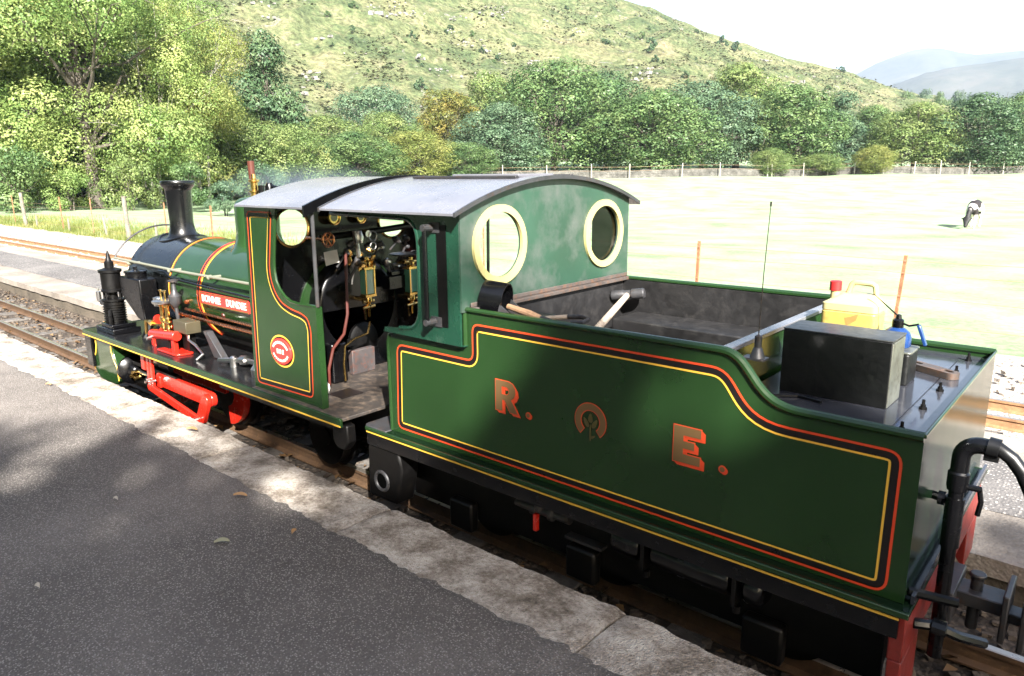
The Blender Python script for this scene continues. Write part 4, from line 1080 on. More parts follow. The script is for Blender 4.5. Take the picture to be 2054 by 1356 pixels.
# --- lettering on the near side: gold faces with red shade, a round emblem between
def glyph(polys, ox, oz, y, parent, nm, sh=(0.013, -0.010)):
    """polys: outline + holes; red outline and shade under a gold face"""
    red = MB()
    lay = 0
    for poly in polys:
        n = len(poly)
        for i in range(n):
            a = poly[i]; b = poly[(i + 1) % n]
            lay += 1
            yy = y - 0.00004 * (lay % 9)
            q = [(a[0], a[1]), (b[0], b[1]), (b[0] + sh[0], b[1] + sh[1]), (a[0] + sh[0], a[1] + sh[1])]
            area = sum(q[k][0] * q[(k+1) % 4][1] - q[(k+1) % 4][0] * q[k][1] for k in range(4))
            f = (0, 1, 2, 3) if area > 0 else (3, 2, 1, 0)
            red.add([(ox + p[0], yy, oz + p[1]) for p in q], [f])
    o = red.build(nm + '_shade', M['red_line'], parent, smooth=0)
    big = [offset_path(polys[0], -0.0028)] + polys[1:]
    pl = plate(nm + '_outline', [(ox + a, oz + b) for a, b in big[0]], [[(ox + a, oz + b) for a, b in h] for h in big[1:]], 'y', y - 0.0009, 0.0006, M['red_line'], parent)
    plate(nm, [(ox + a, oz + b) for a, b in polys[0]], [[(ox + a, oz + b) for a, b in offset_path(h, 0.002)] for h in polys[1:]], 'y', y - 0.0017, 0.0006, M['gold'], parent)
TS = [c for c in TE.children if c.name.startswith('tender_side')][0]
yl = -(W2 + 0.0012)
Ht = 0.108
Rp = [(0, 0), (0.030, 0), (0.030, 0.040), (0.040, 0.040), (0.066, 0), (0.100, 0), (0.070, 0.045), (0.083, 0.055), (0.090, 0.070), (0.088, 0.088), (0.077, 0.102), (0.060, Ht), (0, Ht)]
Rh = [(0.030, 0.062), (0.030, 0.086), (0.050, 0.086), (0.058, 0.080), (0.058, 0.068), (0.050, 0.062)]
glyph([Rp, Rh], -1.304, 0.664, yl, TS, 'letter_r')
Ep = [(0, 0), (0.083, 0), (0.083, 0.026), (0.030, 0.026), (0.030, 0.043), (0.064, 0.043), (0.064, 0.065), (0.030, 0.065), (0.030, 0.082), (0.083, 0.082), (0.083, Ht), (0, Ht)]
glyph([Ep], -0.620, 0.656, yl, TS, 'letter_e')
for cx_, cz_ in ((-1.158, 0.672), (-0.470, 0.668)):
    mb = MB(); mb.lathe([(0.0105, -0.0004), (0.0105, 0.0004)], (cx_ + 0.005, yl - 0.0004, cz_ - 0.004), (0, -1, 0), 18); mb.build('full_stop_shade', M['red_line'], TS)
    mb = MB(); mb.lathe([(0.0115, -0.0004), (0.0115, 0.0004)], (cx_, yl - 0.0016, cz_), (0, -1, 0), 18); mb.build('full_stop_outline', M['red_line'], TS)
    mb = MB(); mb.lathe([(0.0075, -0.0004), (0.0075, 0.0004)], (cx_, yl - 0.0026, cz_), (0, -1, 0), 18); mb.build('full_stop', M['gold'], TS)
def arcband(r0, r1, a0, a1, n=40):
    return [(r1 * math.cos(R(a0 + (a1 - a0) * k / n)), r1 * math.sin(R(a0 + (a1 - a0) * k / n))) for k in range(n + 1)] + [(r0 * math.cos(R(a1 + (a0 - a1) * k / n)), r0 * math.sin(R(a1 + (a0 - a1) * k / n))) for k in range(n + 1)]
ex, ez = -0.908, 0.708
plate('emblem_outline', [(ex + a, ez + b) for a, b in arcband(0.0335, 0.0600, -52, 232)], [], 'y', yl - 0.0009, 0.0006, M['red_line'], TS)
plate('emblem_ring', [(ex + a, ez + b) for a, b in arcband(0.0365, 0.0572, -49, 229)], [], 'y', yl - 0.0017, 0.0006, M['gold'], TS)
def leafp(cx_, cz_, ang, L, wd):
    P_ = []
    for k in range(16):
        t = 2 * PI * k / 16; u_ = L / 2 * math.cos(t); v_ = wd / 2 * math.sin(t) * (1 - 0.35 * math.cos(t))
        P_.append((ex + cx_ + u_ * math.cos(ang) - v_ * math.sin(ang), ez + cz_ + u_ * math.sin(ang) + v_ * math.cos(ang)))
    return P_
M['olive'] = mat_paint('dark_olive_emblem', (0.075, 0.055, 0.018), 0.35, 0.1, bump=0)
for (a, b, an, L, wd) in ((-0.016, -0.006, R(120), 0.034, 0.014), (0.016, -0.006, R(60), 0.034, 0.014), (0, 0.010, R(90), 0.030, 0.016), (0, -0.038, R(90), 0.056, 0.006), (0.010, -0.05, R(30), 0.02, 0.007)):
    plate('emblem_leaf', leafp(a, b, an, L, wd), [], 'y', yl - 0.0009, 0.0006, M['olive'], TS)
# --- footplate, frames, beams
mb = MB(); mb.box((-1.99, -0.545, 0.437), (0.020, 0.545, TZ - 0.001)); mb.build('footplate', M['green_rear'], TE, bevel=0.003)
mb = MB(); mb.prism(rounded([(-2.02, -0.545), (-1.875, -0.545), (-1.875, 0.545), (-2.02, 0.545)], [0.03, 0, 0, 0.03]), 'z', 0.4405, TZ + 0.003); mb.build('step_plate', M['iron'], TE, bevel=0.003)
for sgn in (-1, 1):
    mb = MB(); mb.box((-2.0, sgn * 0.5455, 0.4365), (0.0205, sgn * 0.552, TZ)); mb.build('footplate_edge', M['green'], TE, bevel=0.002)
    mb = MB(); mb.box((-2.0, sgn * 0.532, 0.375), (0.0, sgn * 0.544, 0.4355)); va2 = mb.build('valance', M['black'], TE)
    mb = MB(); mb.box((-2.0, sgn * 0.5445, 0.4255), (0.0, sgn * 0.5465, 0.4315)); mb.build('yellow_lining', M['yellow_line'], va2)
mb = MB()
for y in (-0.40, 0.40): mb.box((-1.86, y - 0.012, 0.15), (-0.05, y + 0.012, 0.43))
for x in (-1.86, -0.95, -0.08): mb.box((x, -0.39, 0.2), (x + 0.03, 0.39, 0.42))
mb.build('frame', M['black_dirty'], TE)
mb = MB(); mb.prism([(-0.52, 0.30), (0.52, 0.30), (0.52, 0.437), (-0.52, 0.437)], 'x', -0.022, 0.012); bb = mb.build('buffer_beam', M['red_shaded'], TE, bevel=0.003)
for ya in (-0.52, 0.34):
    mb = MB(); mb.prism([(-0.02, 0.2995), (0.012, 0.2995), (0.012, 0.16), (-0.02, 0.21)], 'y', ya, ya + 0.18); mb.build('beam_bracket', M['red_shaded'], TE, bevel=0.003)
for x in (-1.55, -0.98, -0.35):
    for sgn in (-1, 1):
        t = wheel(TE, x, sgn * 0.23, 0.15, M['black_dirty'])
        mb = MB(); mb.box((x - 0.06, sgn * 0.415, 0.10), (x + 0.06, sgn * 0.46, 0.22)); mb.build('axle_box', M['black_dirty'], TE, bevel=0.01)
# air reservoirs under the footplate
for x0, x1 in ((-0.83, -0.71), (-0.69, -0.42), (-0.40, -0.33)):
    mb = MB(); mb.lathe([(0.03, 0), (0.048, 0.012), (0.052, 0.02), (0.052, x1 - x0 - 0.02), (0.048, x1 - x0 - 0.012), (0.03, x1 - x0)], (x0, -0.475, 0.335), (1, 0, 0), 24); mb.build('air_reservoir', M['black'], TE)
for x in (-0.70, -0.41):
    mb = MB(); mb.box((x - 0.006, -0.53, 0.28), (x + 0.006, -0.42, 0.40)); mb.lathe([(0.012, 0), (0.012, 0.02)], (x, -0.50, 0.27), (0, 0, -1), 8); mb.build('reservoir_strap', M['black_dirty'], TE)
mb = MB(); mb.lathe([(0.012, -0.12), (0.016, -0.05), (0.024, -0.045), (0.024, -0.02), (0.016, -0.015), (0.018, 0.03), (0.026, 0.035), (0.026, 0.05), (0.016, 0.055), (0.018, 0.12)], (-1.13, -0.47, 0.32), (1, 0, 0.03), 14); mb.lathe([(0.022, 0), (0.022, 0.04), (0.03, 0.045), (0.03, 0.055)], (-1.14, -0.47, 0.32), (0, 0, 1), 10); vl = mb.build('water_valve', M['iron'], TE)
mb = MB(); mb.box((-1.145, -0.505, 0.255), (-1.130, -0.49, 0.315)); mb.build('valve_handle', M['red'], vl)
mb = MB(); mb.box((-1.05, -0.45, 0.235), (-0.90, -0.30, 0.245)); mb.build('drip_tray', M['iron'], TE)
# footstep with round hole below the front of the tender
for sgn in (-1, 1):
    mb = MB(); mb.prism([(-2.01, 0.375), (-1.82, 0.375), (-1.80, 0.30), (-1.81, 0.25), (-1.84, 0.14), (-2.02, 0.14)], 'y', sgn * 0.44, sgn * 0.535); st = mb.build('footstep', M['black_dirty'], TE, bevel=0.01)
    mb = MB(); mb.torus((-1.925, sgn * 0.537, 0.225), 0.040, 0.008, 'y', 24, 8); mb.build('step_hole_rim', M['iron'], st)
    mb = MB(); mb.lathe([(0.038, 0), (0.038, 0.001)], (-1.925, sgn * 0.5355, 0.225), (0, sgn, 0), 24); mb.build('step_hole_shade', M['dark'], st)  # dark disc standing for the shade inside the hole
# --- deck, rear plate, bunker
mb = MB(); mb.prism([(-W2 + 0.008, TZ), (W2 - 0.008, TZ), (W2 - 0.008, 0.872), (-W2 + 0.008, 0.872)], 'x', -0.008, 0.0); mb.build('rear_plate', M['green_rear'], TE)
mb = MB(); mb.box((-0.003, -W2, 0.870), (0.004, W2, 0.880)); mb.build('rear_coping', M['green'], TE, bevel=0.002)
mb = MB(); mb.box((-0.485, -W2 + 0.010, 0.845), (-0.010, W2 - 0.010, 0.852)); dk = mb.build('deck', M['deck'], TE)
mb = MB(); mb.box((-0.09, -0.42, 0.8525), (-0.088, 0.40, 0.8535)); mb.build('deck_seam', M['black_line'], dk)
for y in (-0.44, -0.22, -0.014, 0.215, 0.418):
    mb = MB(); mb.lathe([(0.010, 0), (0.010, 0.006), (0.0065, 0.0065), (0.0065, 0.013), (0.004, 0.014), (0.004, 0.026), (0.001, 0.027)], (-0.062, y, 0.852), (0, 0, 1), 8); mb.build('deck_stud', M['black_dirty'], dk)
mb = MB(); mb.box((-0.512, -W2 + 0.012, 0.60), (-0.500, W2 - 0.012, 0.985)); mb.build('bunker_rear_wall', M['green'], TE)
mb = MB(); mb.box((-0.516, -W2 + 0.012, 0.9855), (-0.484, W2 - 0.012, 0.9985)); mb.build('bunker_top_bar', M['roof'], TE, bevel=0.002)
for sgn in (-1, 1):
    mb = MB(); mb.box((-1.43, sgn * 0.489, 0.60), (-0.518, sgn * 0.501, 0.992)); mb.build('bunker_side', M['coaldust'], TE)
mb = MB(); mb.box((-1.438, -0.488, 0.60), (-1.428, 0.488, 0.985)); mb.build('bunker_front', M['coaldust'], TE)
mb = MB(); mb.box((-0.522, -0.488, 0.60), (-0.517, 0.488, 0.984)); mb.build('bunker_back', M['coaldust'], TE)
mb = MB(); mb.box((-1.428, -0.488, 0.66), (-0.522, 0.488, 0.70)); mb.build('bunker_floor', M['coaldust'], TE)
mb = MB(); mb.box((-1.35, 0.28, 0.70), (-0.523, 0.488, 0.855)); mb.build('bunker_ledge', M['coaldust'], TE, bevel=0.006)
mb = MB(); mb.box((-1.427, -0.488, 0.70), (-1.28, -0.20, 0.955)); mb.build('bunker_locker', M['coaldust'], TE, bevel=0.006)
mb = MB(); mb.box((-1.437, -0.50, 0.992), (-1.405, 0.515, 1.006)); mb.box((-1.430, -0.50, 1.0065), (-1.424, 0.515, 1.022)); mb.build('bunker_front_ledge', M['rustedge'], TE, bevel=0.002)
# --- cab on the tender
CX0, CX1 = -2.172, -1.446
cs = [(CX0, 1.336), (CX1, 1.336), (CX1, 0.868), (-1.862, 0.868), (-1.862, 0.886), (-1.775, 0.892)]
op = bez((-1.75, 0.895), (-1.68, 0.897), (-1.655, 0.93), (-1.656, 1.0), 8) + bez((-1.653, 1.20), (-1.652, 1.27), (-1.672, 1.302), (-1.73, 1.306), 8) + [(CX0, 1.312)]
for sgn in (-1, 1):
    cs_op = [(x + (0.034 if sgn > 0 and x > -1.8 else 0.0), z) for x, z in op]
    c_ = plate('cab_side', cs + cs_op, [], 'y', sgn * 0.531, 0.008, M['green_cab'], TE)
    mb = MB(); mb.tube([(x, sgn * 0.531, z) for x, z in [(-1.775, 0.892)] + cs_op], 0.009, 8); mb.build('cutout_beading', M['green_cab'], c_)
    mb = MB(); mb.tube([(-1.572, sgn * 0.575, 0.935), (-1.572, sgn * 0.575, 1.29)], 0.009, 10)
    gr = mb.build('grab_rail', M['black'], TE)
    mb = MB()
    for z in (0.945, 1.28): mb.tube([(-1.572, sgn * 0.535, z), (-1.572, sgn * 0.585, z)], [0.013, 0.012], 10); mb.box((-1.59, sgn * 0.5355, z - 0.018), (-1.535, sgn * 0.54, z + 0.018))
    build_each(mb, 'rail_stanchion', M['iron'], gr)
    mb = MB(); mb.box((-1.552, sgn * 0.5355, 0.93), (-1.505, sgn * 0.5385, 1.29)); mb.build('scuff_plate', M['black_dirty'], c_)
    mb = MB(); mb.box((-1.876, sgn * 0.505, 0.8675), (CX1 + 0.01, sgn * 0.53, 0.8715)); mb.build('cab_ledge', M['green_cab'], TE)
rw = [(0.534, 0.99), (-0.534, 0.99)] + [(-0.534 + 1.068 * k / 24, roof_z(-0.534 + 1.068 * k / 24) - 0.009) for k in range(25)]
RX = -1.442
rear = plate('cab_rear', rw, [circ(-0.335, 1.212, 0.118), circ(0.332, 1.208, 0.118)], 'x', RX, 0.008, M['green_worn'], TE)
for yc, zc in ((-0.335, 1.212), (0.332, 1.208)):
    wf = plate('window_frame', circ(yc, zc, 0.143, 48), [circ(yc, zc, 0.117, 48)], 'x', RX + 0.010, 0.012, M['cream'], rear)
    mb = MB(); mb.add([(RX - 0.003, yc + a, zc + b) for a, b in circ(0, 0, 0.118, 40)], [tuple(range(40))]); mb.build('glass_pane', M['glass'], wf)
# near-black panels standing for the shade inside the cab sides
mb = MB(); mb.box((-1.622, 0.515, 0.87), (-1.45, 0.5265, 1.33)); mb.build('inner_shade_panel', M['dark'], TE)
mb = MB(); mb.box((-1.65, -0.5265, 0.87), (-1.45, -0.515, 1.33)); mb.build('inner_shade_panel', M['dark'], TE)
roof('cab_roof', -2.172, -1.418, TE, -0.585, 0.597)
arch(-2.184, -2.1725, 0.003, 0.014, TE, 'roof_lip', M['iron'])
arch(-1.4175, -1.410, 0.003, 0.012, TE, 'roof_lip', M['iron'])
for y, x0, x1 in ((-0.16, -2.08, -1.50), (0.12, -2.05, -1.45)):
    mb = MB(); mb.box((x0, y - 0.01, roof_z(y) + 0.0005), (x1, y + 0.01, roof_z(y) + 0.010)); mb.build('roof_runner', M['iron'], TE, bevel=0.002)
mb = MB(); mb.box((-1.88, -0.13, roof_z(0.13) + 0.001), (-1.52, 0.09, roof_z(0) + 0.008)); mb.build('roof_hatch', M['roof'], TE, bevel=0.003)
mb = MB(); mb.box((-1.876, -0.50, TZ), (-1.868, -0.24, 0.86)); mb.box((-1.876, 0.24, TZ), (-1.868, 0.50, 0.86)); mb.box((-1.50, -0.50, TZ), (-1.49, 0.50, 0.99)); mb.box((-1.876, -0.50, 0.84), (-1.49, -0.24, 0.85)); mb.box((-1.876, 0.24, 0.84), (-1.49, 0.50, 0.85)); build_each(mb, 'cab_locker', M['black'], TE)
mb = MB(); mb.box((-2.0, -0.25, TZ + 0.004), (-1.5, 0.25, TZ + 0.008)); mb.build('tender_floor', M['floorplate'], TE)
# --- whip aerial on a bracket at the bunker bar
mb = MB(); mb.box((-0.455, -0.47, 0.975), (-0.395, -0.43, 0.980)); mb.lathe([(0.020, 0.980), (0.012, 1.005), (0.0095, 1.008), (0.0095, 1.038), (0.004, 1.041)], (-0.420, -0.45, 0), (0, 0, 1), 12); mb.tube([(-0.45, -0.45, 0.975), (-0.49, -0.45, 0.90), (-0.46, -0.44, 0.88)], 0.005, 6); ab = mb.build('aerial_base', M['iron'], TE)
mb = MB(); mb.tube([(-0.420, -0.45, 1.04), (-0.418, -0.45, 1.20), (-0.412, -0.45, 1.375)], [0.0018, 0.0013, 0.0010], 6); mb.lathe([(0.0025, 0), (0.0025, 0.012)], (-0.412, -0.45, 1.375), (0, 0, 1), 6); mb.build('aerial_whip', M['rustedge'], ab)
mb = MB(); mb.tube([(-0.46, -0.44, 0.90), (-0.44, -0.42, 0.875), (-0.40, -0.36, 0.857), (-0.35, -0.32, 0.856), (-0.28, -0.34, 0.857)], 0.004, 6); mb.build('aerial_cable', M['rubber'], ab)
# --- brake standpipe, hose and coupling at the rear
px_, py_ = 0.052, -0.335
mb = MB(); mb.tube([(px_, py_, 0.24), (px_, py_, 0.70)], 0.017, 14); mb.lathe([(0.022, 0.70), (0.024, 0.71), (0.024, 0.745), (0.020, 0.75)], (px_, py_, 0), (0, 0, 1), 14); mb.lathe([(0.021, 0.55), (0.021, 0.68)], (px_, py_, 0), (0, 0, 1), 14)
arcp = [(px_ + 0.038 * (1 - math.cos(a)), py_, 0.785 + 0.038 * math.sin(a)) for a in np.linspace(0, PI / 2, 8)]
mb.tube([(px_, py_, 0.745)] + arcp + [(px_ + 0.052, py_ , 0.823)], 0.020, 14)
mb.tube([(0.0, py_ + 0.02, 0.665), (px_, py_, 0.665)], 0.011, 10); mb.lathe([(0.018, -0.008), (0.018, 0.008)], (0.022, py_ + 0.012, 0.665), (1, 0, 0), 10)
sp2 = mb.build('brake_standpipe', M['black'], TE)
mb = MB(); mb.tube([(px_ + 0.045, py_, 0.822), (px_ + 0.07, py_, 0.826), (px_ + 0.10, py_, 0.806), (px_ + 0.124, py_, 0.776), (px_ + 0.145, py_, 0.735), (px_ + 0.165, py_, 0.68), (px_ + 0.19, py_ + 0.01, 0.62), (px_ + 0.24, py_ + 0.03, 0.575), (px_ + 0.33, py_ + 0.05, 0.55)], 0.0165, 14); mb.lathe([(0.024, -0.012), (0.024, 0.012)], (px_ + 0.062, py_, 0.824), (1, 0, -0.1), 14); mb.box((px_ + 0.045, py_ - 0.010, 0.792), (px_ + 0.075, py_ + 0.010, 0.806)); mb.build('brake_hose', M['rubber'], sp2)
mb = MB(); mb.tube([(px_, py_, 0.712), (px_ + 0.05, py_ + 0.005, 0.712)], 0.008, 8); mb.tube([(px_ + 0.045, py_ + 0.005, 0.715), (px_ + 0.052, py_ + 0.005, 0.68), (px_ + 0.048, py_ + 0.005, 0.645)], 0.006, 8); mb.build('brake_cock', M['black'], sp2)
mb = MB(); mb.box((0.004, -0.44, TZ + 0.001), (0.020, 0.52, TZ + 0.004)); mb.box((0.012, -0.50, 0.452), (0.020, 0.53, 0.475)); mb.build('rear_angle', M['deck'], TE)
mb = MB(); mb.box((0.012, -0.045, 0.245), (0.17, 0.045, 0.285)); mb.box((0.16, -0.075, 0.18), (0.176, 0.075, 0.325)); mb.box((0.205, -0.075, 0.17), (0.221, 0.075, 0.315)); mb.box((0.17, -0.03, 0.225), (0.30, 0.03, 0.255)); mb.lathe([(0.016, 0.16), (0.016, 0.32), (0.022, 0.325), (0.022, 0.335)], (0.09, 0, 0), (0, 0, 1), 12); mb.box((0.012, -0.10, 0.20), (0.05, 0.10, 0.30)); mb.build('coupling', M['iron'], TE, bevel=0.004)
mb = MB(); mb.tube([(0.0, -0.47, 0.468), (0.10, -0.44, 0.462)], 0.012, 8); mb.tube([(0.01, -0.42, 0.36), (0.05, -0.40, 0.36), (0.10, -0.36, 0.33), (0.15, -0.30, 0.30)], 0.014, 8); mb.lathe([(0.02, 0), (0.02, 0.03)], (0.05, -0.40, 0.36), (1, 0, 0), 10); mb.build('brake_pipework', M['black'], TE)

# ------------------------------------------------------------------ loose things on the tender
DZ = 0.8525
M['tin'] = mat_paint('scuffed_black_tin', (0.0030, 0.0034, 0.0034), 0.42, 0.35, dirt=(0.010, 0.011, 0.010), dirt_amt=0.15, scale=14, bump=0.06)
M['tin_pale'] = mat_paint('pale_dull_tin', (0.14, 0.145, 0.12), 0.35, 0.25, metal=0.5, dirt=(0.05, 0.042, 0.028), dirt_amt=0.3, scale=12)  # paler tin; on the box end it stands for sunlight
M['tin_lid'] = mat_paint('worn_grey_lid', (0.03, 0.032, 0.03), 0.4, 0.3, dirt=(0.08, 0.08, 0.075), dirt_amt=0.3, scale=14)
t = thing('tool_box', (-0.27, -0.21, DZ), 'large scuffed black metal box standing on the tender deck', 'box')
mb = MB()
x0, x1, y0, y1, z1 = -0.415, -0.135, -0.285, -0.150, 1.030
mb.box((x0, y0, DZ), (x1, y0 + 0.006, z1)); mb.box((x0, y1 - 0.006, DZ), (x1, y1, z1)); mb.box((x0, y0 + 0.006, DZ), (x0 + 0.006, y1 - 0.006, z1)); mb.box((x0 + 0.006, y0 + 0.006, DZ), (x1 - 0.008, y1 - 0.006, DZ + 0.006))
mb.build('box_body', M['tin'], t, bevel=0.002)
mb = MB(); mb.box((x1 - 0.006, y0 + 0.0065, DZ), (x1 + 0.001, y1 - 0.0065, z1 - 0.004)); tag(mb.build('lit_end_panel', M['tin_pale'], t, bevel=0.002), 'end panel coloured paler for the sun on it')
mb = MB(); mb.box((x0 - 0.001, y0 - 0.001, z1 + 0.0005), (x1 + 0.002, y1 + 0.001, z1 + 0.005)); mb.build('box_lid', M['tin_lid'], t, bevel=0.002)

M['oilplastic'] = mat_paint('translucent_oil_plastic', (0.36, 0.28, 0.075), 0.35, 0.10, dirt=(0.26, 0.18, 0.05), dirt_amt=0.2, scale=9)
M['oilplastic'].node_tree.nodes['Principled BSDF'].inputs['Subsurface Weight'].default_value = 0.3
M['oilplastic'].node_tree.nodes['Principled BSDF'].inputs['Subsurface Radius'].default_value = (0.05, 0.04, 0.01)
M['emptyplastic'] = mat_paint('pale_empty_plastic', (0.36, 0.31, 0.15), 0.35, 0.08, scale=9)
M['redcap'] = mat_paint('red_plastic_cap', (0.48, 0.02, 0.02), 0.35, 0.1)
t = thing('jerrycan', (-0.345, 0.105, DZ), 'yellowed plastic jerrycan of oil with red cap behind the black box', 'jerrycan')
jx0, jx1, jy0, jy1 = -0.425, -0.262, 0.05, 0.16
def rbox(mb, x0, x1, y0, y1, z0, z1, r=0.018):
    mb.prism(rounded([(x0, y0), (x1, y0), (x1, y1), (x0, y1)], r, 4), 'z', z0, z1)
mb = MB(); rbox(mb, jx0, jx1, jy0, jy1, DZ, DZ + 0.185); mb.build('oil_body', M['oilplastic'], t, bevel=0.006)
mb = MB()
n = 20; lo = rounded([(jx0, jy0), (jx1, jy0), (jx1, jy1), (jx0, jy1)], 0.018, 4)
mb.prism(lo, 'z', DZ + 0.1855, DZ + 0.205)
hi = rounded([(jx0 + 0.05, jy0 + 0.03), (jx1 - 0.018, jy0 + 0.03), (jx1 - 0.018, jy1 - 0.03), (jx0 + 0.05, jy1 - 0.03)], 0.014, 4)
K = len(lo); vs = [(a, b, DZ + 0.2055) for a, b in lo] + [(a, b, DZ + 0.236) for a, b in hi]
mb.add(vs, [(i, (i+1) % K, (i+1) % K + K, i + K) for i in range(K)] + [tuple(range(K, 2*K))])
mb.build('shoulder', M['emptyplastic'], t)
mb = MB(); mb.tube([(-0.365, 0.105, DZ + 0.228), (-0.355, 0.105, DZ + 0.262), (-0.345, 0.105, DZ + 0.27), (-0.295, 0.105, DZ + 0.268), (-0.286, 0.105, DZ + 0.262), (-0.280, 0.105, DZ + 0.226)], 0.0085, 10); mb.build('handle', M['emptyplastic'], t)
mb = MB(); mb.lathe([(0.014, DZ + 0.20), (0.014, DZ + 0.245)], (-0.402, 0.105, 0), (0, 0, 1), 16); mb.build('neck', M['emptyplastic'], t)
mb = MB(); mb.lathe([(0.018, DZ + 0.24), (0.018, DZ + 0.268), (0.015, DZ + 0.270)], (-0.402, 0.105, 0), (0, 0, 1), 24); mb.build('cap', M['redcap'], t)
M['label_print'] = mat_paint('worn_brown_label', (0.36, 0.17, 0.05), 0.5, 0.3, bump=0)
mb = MB(); mb.prism([(-0.352, DZ + 0.165), (-0.335, DZ + 0.17), (-0.312, DZ + 0.186 - 0.004), (-0.318, DZ + 0.16), (-0.345, DZ + 0.14)], 'y', jy0 - 0.0006, jy0 - 0.0001); mb.build('worn_label', M['label_print'], t)

t = thing('storage_tin', (-0.185, 0.03, DZ), 'dark upright tin beside the black box with the blue oil can on it', 'tin')
mb = MB(); rbox(mb, -0.235, -0.145, -0.025, 0.085, DZ, 0.945, 0.012); mb.build('tin_body', M['tin'], t, bevel=0.004)
mb = MB(); rbox(mb, -0.238, -0.142, -0.028, 0.088, 0.9455, 0.952, 0.012); mb.build('tin_lid', M['tin_pale'], t, bevel=0.002)
oc = (-0.20, 0.045)
t = thing('oil_can', (oc[0], oc[1], 0.952), 'small blue pump oil can with thin spout on the dark tin', 'oil can')
mb = MB(); mb.lathe([(0.038, 0.9525), (0.040, 0.957), (0.040, 0.982), (0.034, 0.996), (0.022, 1.006), (0.014, 1.010)], (oc[0], oc[1], 0), (0, 0, 1), 24); mb.build('can_body', M['bluepaint'], t)
mb = MB(); mb.lathe([(0.016, 1.008), (0.016, 1.030), (0.013, 1.033), (0.009, 1.035), (0.007, 1.046), (0.003, 1.048)], (oc[0], oc[1], 0), (0, 0, 1), 16); mb.tube([(oc[0], oc[1], 1.040), (oc[0] - 0.075, oc[1] + 0.01, 1.098)], [0.0026, 0.0012], 6); mb.build('pump_spout', M['black'], t)
mb = MB(); mb.tube([(oc[0] + 0.012, oc[1], 1.022), (oc[0] + 0.03, oc[1], 1.016), (oc[0] + 0.055, oc[1], 1.024)], 0.003, 6); mb.build('trigger', M['black'], t)
mb = MB(); mb.prism([(oc[0] + 0.050, 1.022), (oc[0] + 0.060, 1.022), (oc[0] + 0.082, 0.965), (oc[0] + 0.074, 0.962)], 'y', oc[1] - 0.008, oc[1] + 0.008); mb.build('handle', M['bluepaint'], t, bevel=0.002)

t = thing('coupling_link', (-0.122, 0.18, DZ), 'rusty flat iron coupling link with two slots lying on the deck', 'coupling link', rot=(0, 0, R(-29)))
ol = rounded([(-0.085, -0.022), (0.085, -0.022), (0.085, 0.022), (-0.085, 0.022)], 0.02, 6)
h1 = rounded([(-0.072, -0.009), (-0.035, -0.009), (-0.035, 0.009), (-0.072, 0.009)], 0.008, 5); h2 = [(-a, b) for a, b in h1]
me = curve_mesh([ol, h1, h2], 0.010, 'link_bar'); me.materials.append(M['rustedge'])
o = link('link_bar', me, t); o.location.z = 0.0102

# shovel: curved black scoop with side straps and a wooden shaft
t = thing('coal_scoop', (-1.36, -0.40, 0.957), 'black curved metal coal scoop at the corner of the bunker', 'scoop')
mb = MB()
ax = Vector((0.86, 0.30, -0.10)).normalized(); sd1 = Vector((-0.33, 0.94, 0)).normalized(); u1 = ax.cross(sd1)
if u1.z < 0: u1 = -u1
c0 = Vector((-1.425, -0.43, 1.03))
vs = []; fs = []
for i in range(2):
    for rr_ in (0.058, 0.054):
        for k in range(19):
            a = R(-25 + 230 * k / 18)
            q = c0 + ax * (0.085 * i) + sd1 * rr_ * math.cos(a) + u1 * rr_ * 1.15 * math.sin(a)
            vs.append(tuple(q))
for k in range(18):
    a = k
    fs += [(a, a+1, a+39, a+38), (a+19, a+57, a+58, a+20), (a, a+19, a+20, a+1), (a+38, a+39, a+58, a+57)]
fs += [(0, 38, 57, 19), (18, 37, 56+19, 56)] if False else [(0, 38, 57, 19), (18, 37, 75, 56)]
mb.add(vs, fs)
cb = [c0 + sd1 * 0.054 * math.cos(R(-25 + 230 * k / 18)) + u1 * 0.062 * math.sin(R(-25 + 230 * k / 18)) for k in range(19)]
mb.add([tuple(p) for p in cb], [tuple(range(19))])
mb.build('scoop_hood', M['black'], t)
mb = MB()
for s in (-1, 1):
    a = c0 + ax * 0.08 + sd1 * s * 0.055 + u1 * 0.0; b = c0 + ax * 0.16 + sd1 * s * 0.050 - u1 * 0.055; c = c0 + ax * 0.07 + sd1 * s * 0.05 - u1 * 0.06
    n_ = sd1 * 0.003
    mb.add([tuple(p + n_) for p in (a, b, c)] + [tuple(p - n_) for p in (a, b, c)], [(0,1,2),(5,4,3),(0,3,4,1),(1,4,5,2),(2,5,3,0)])
mb.tube([c0 + ax * 0.16 + sd1 * 0.05 - u1 * 0.055, c0 + ax * 0.16 - sd1 * 0.05 - u1 * 0.055], 0.006, 8)
build_each(mb, 'side_strap', M['iron'], t)
t = thing('hand_tool', (-1.26, -0.41, 0.975), 'worn wooden tool handle lying along the near bunker side', 'tool handle')
mb = MB(); mb.tube([(-1.345, -0.395, 1.004), (-1.24, -0.405, 0.992), (-1.13, -0.42, 0.975)], [0.0105, 0.013, 0.009], 10); mb.build('handle', M['wood'], t)
mb = MB(); mb.lathe([(0.014, -0.03), (0.012, 0.03)], (-1.15, -0.418, 0.978), (1, -0.12, -0.14), 10); mb.build('ferrule', M['iron'], t)
t = thing('fire_iron', (-1.09, -0.37, 0.99), 'short hooked iron with wooden grip against the near bunker side', 'fire iron')
mb = MB(); mb.tube([(-1.17, -0.405, 0.985), (-1.10, -0.375, 0.994)], 0.008, 8); mb.build('grip', M['wood_grey'], t)
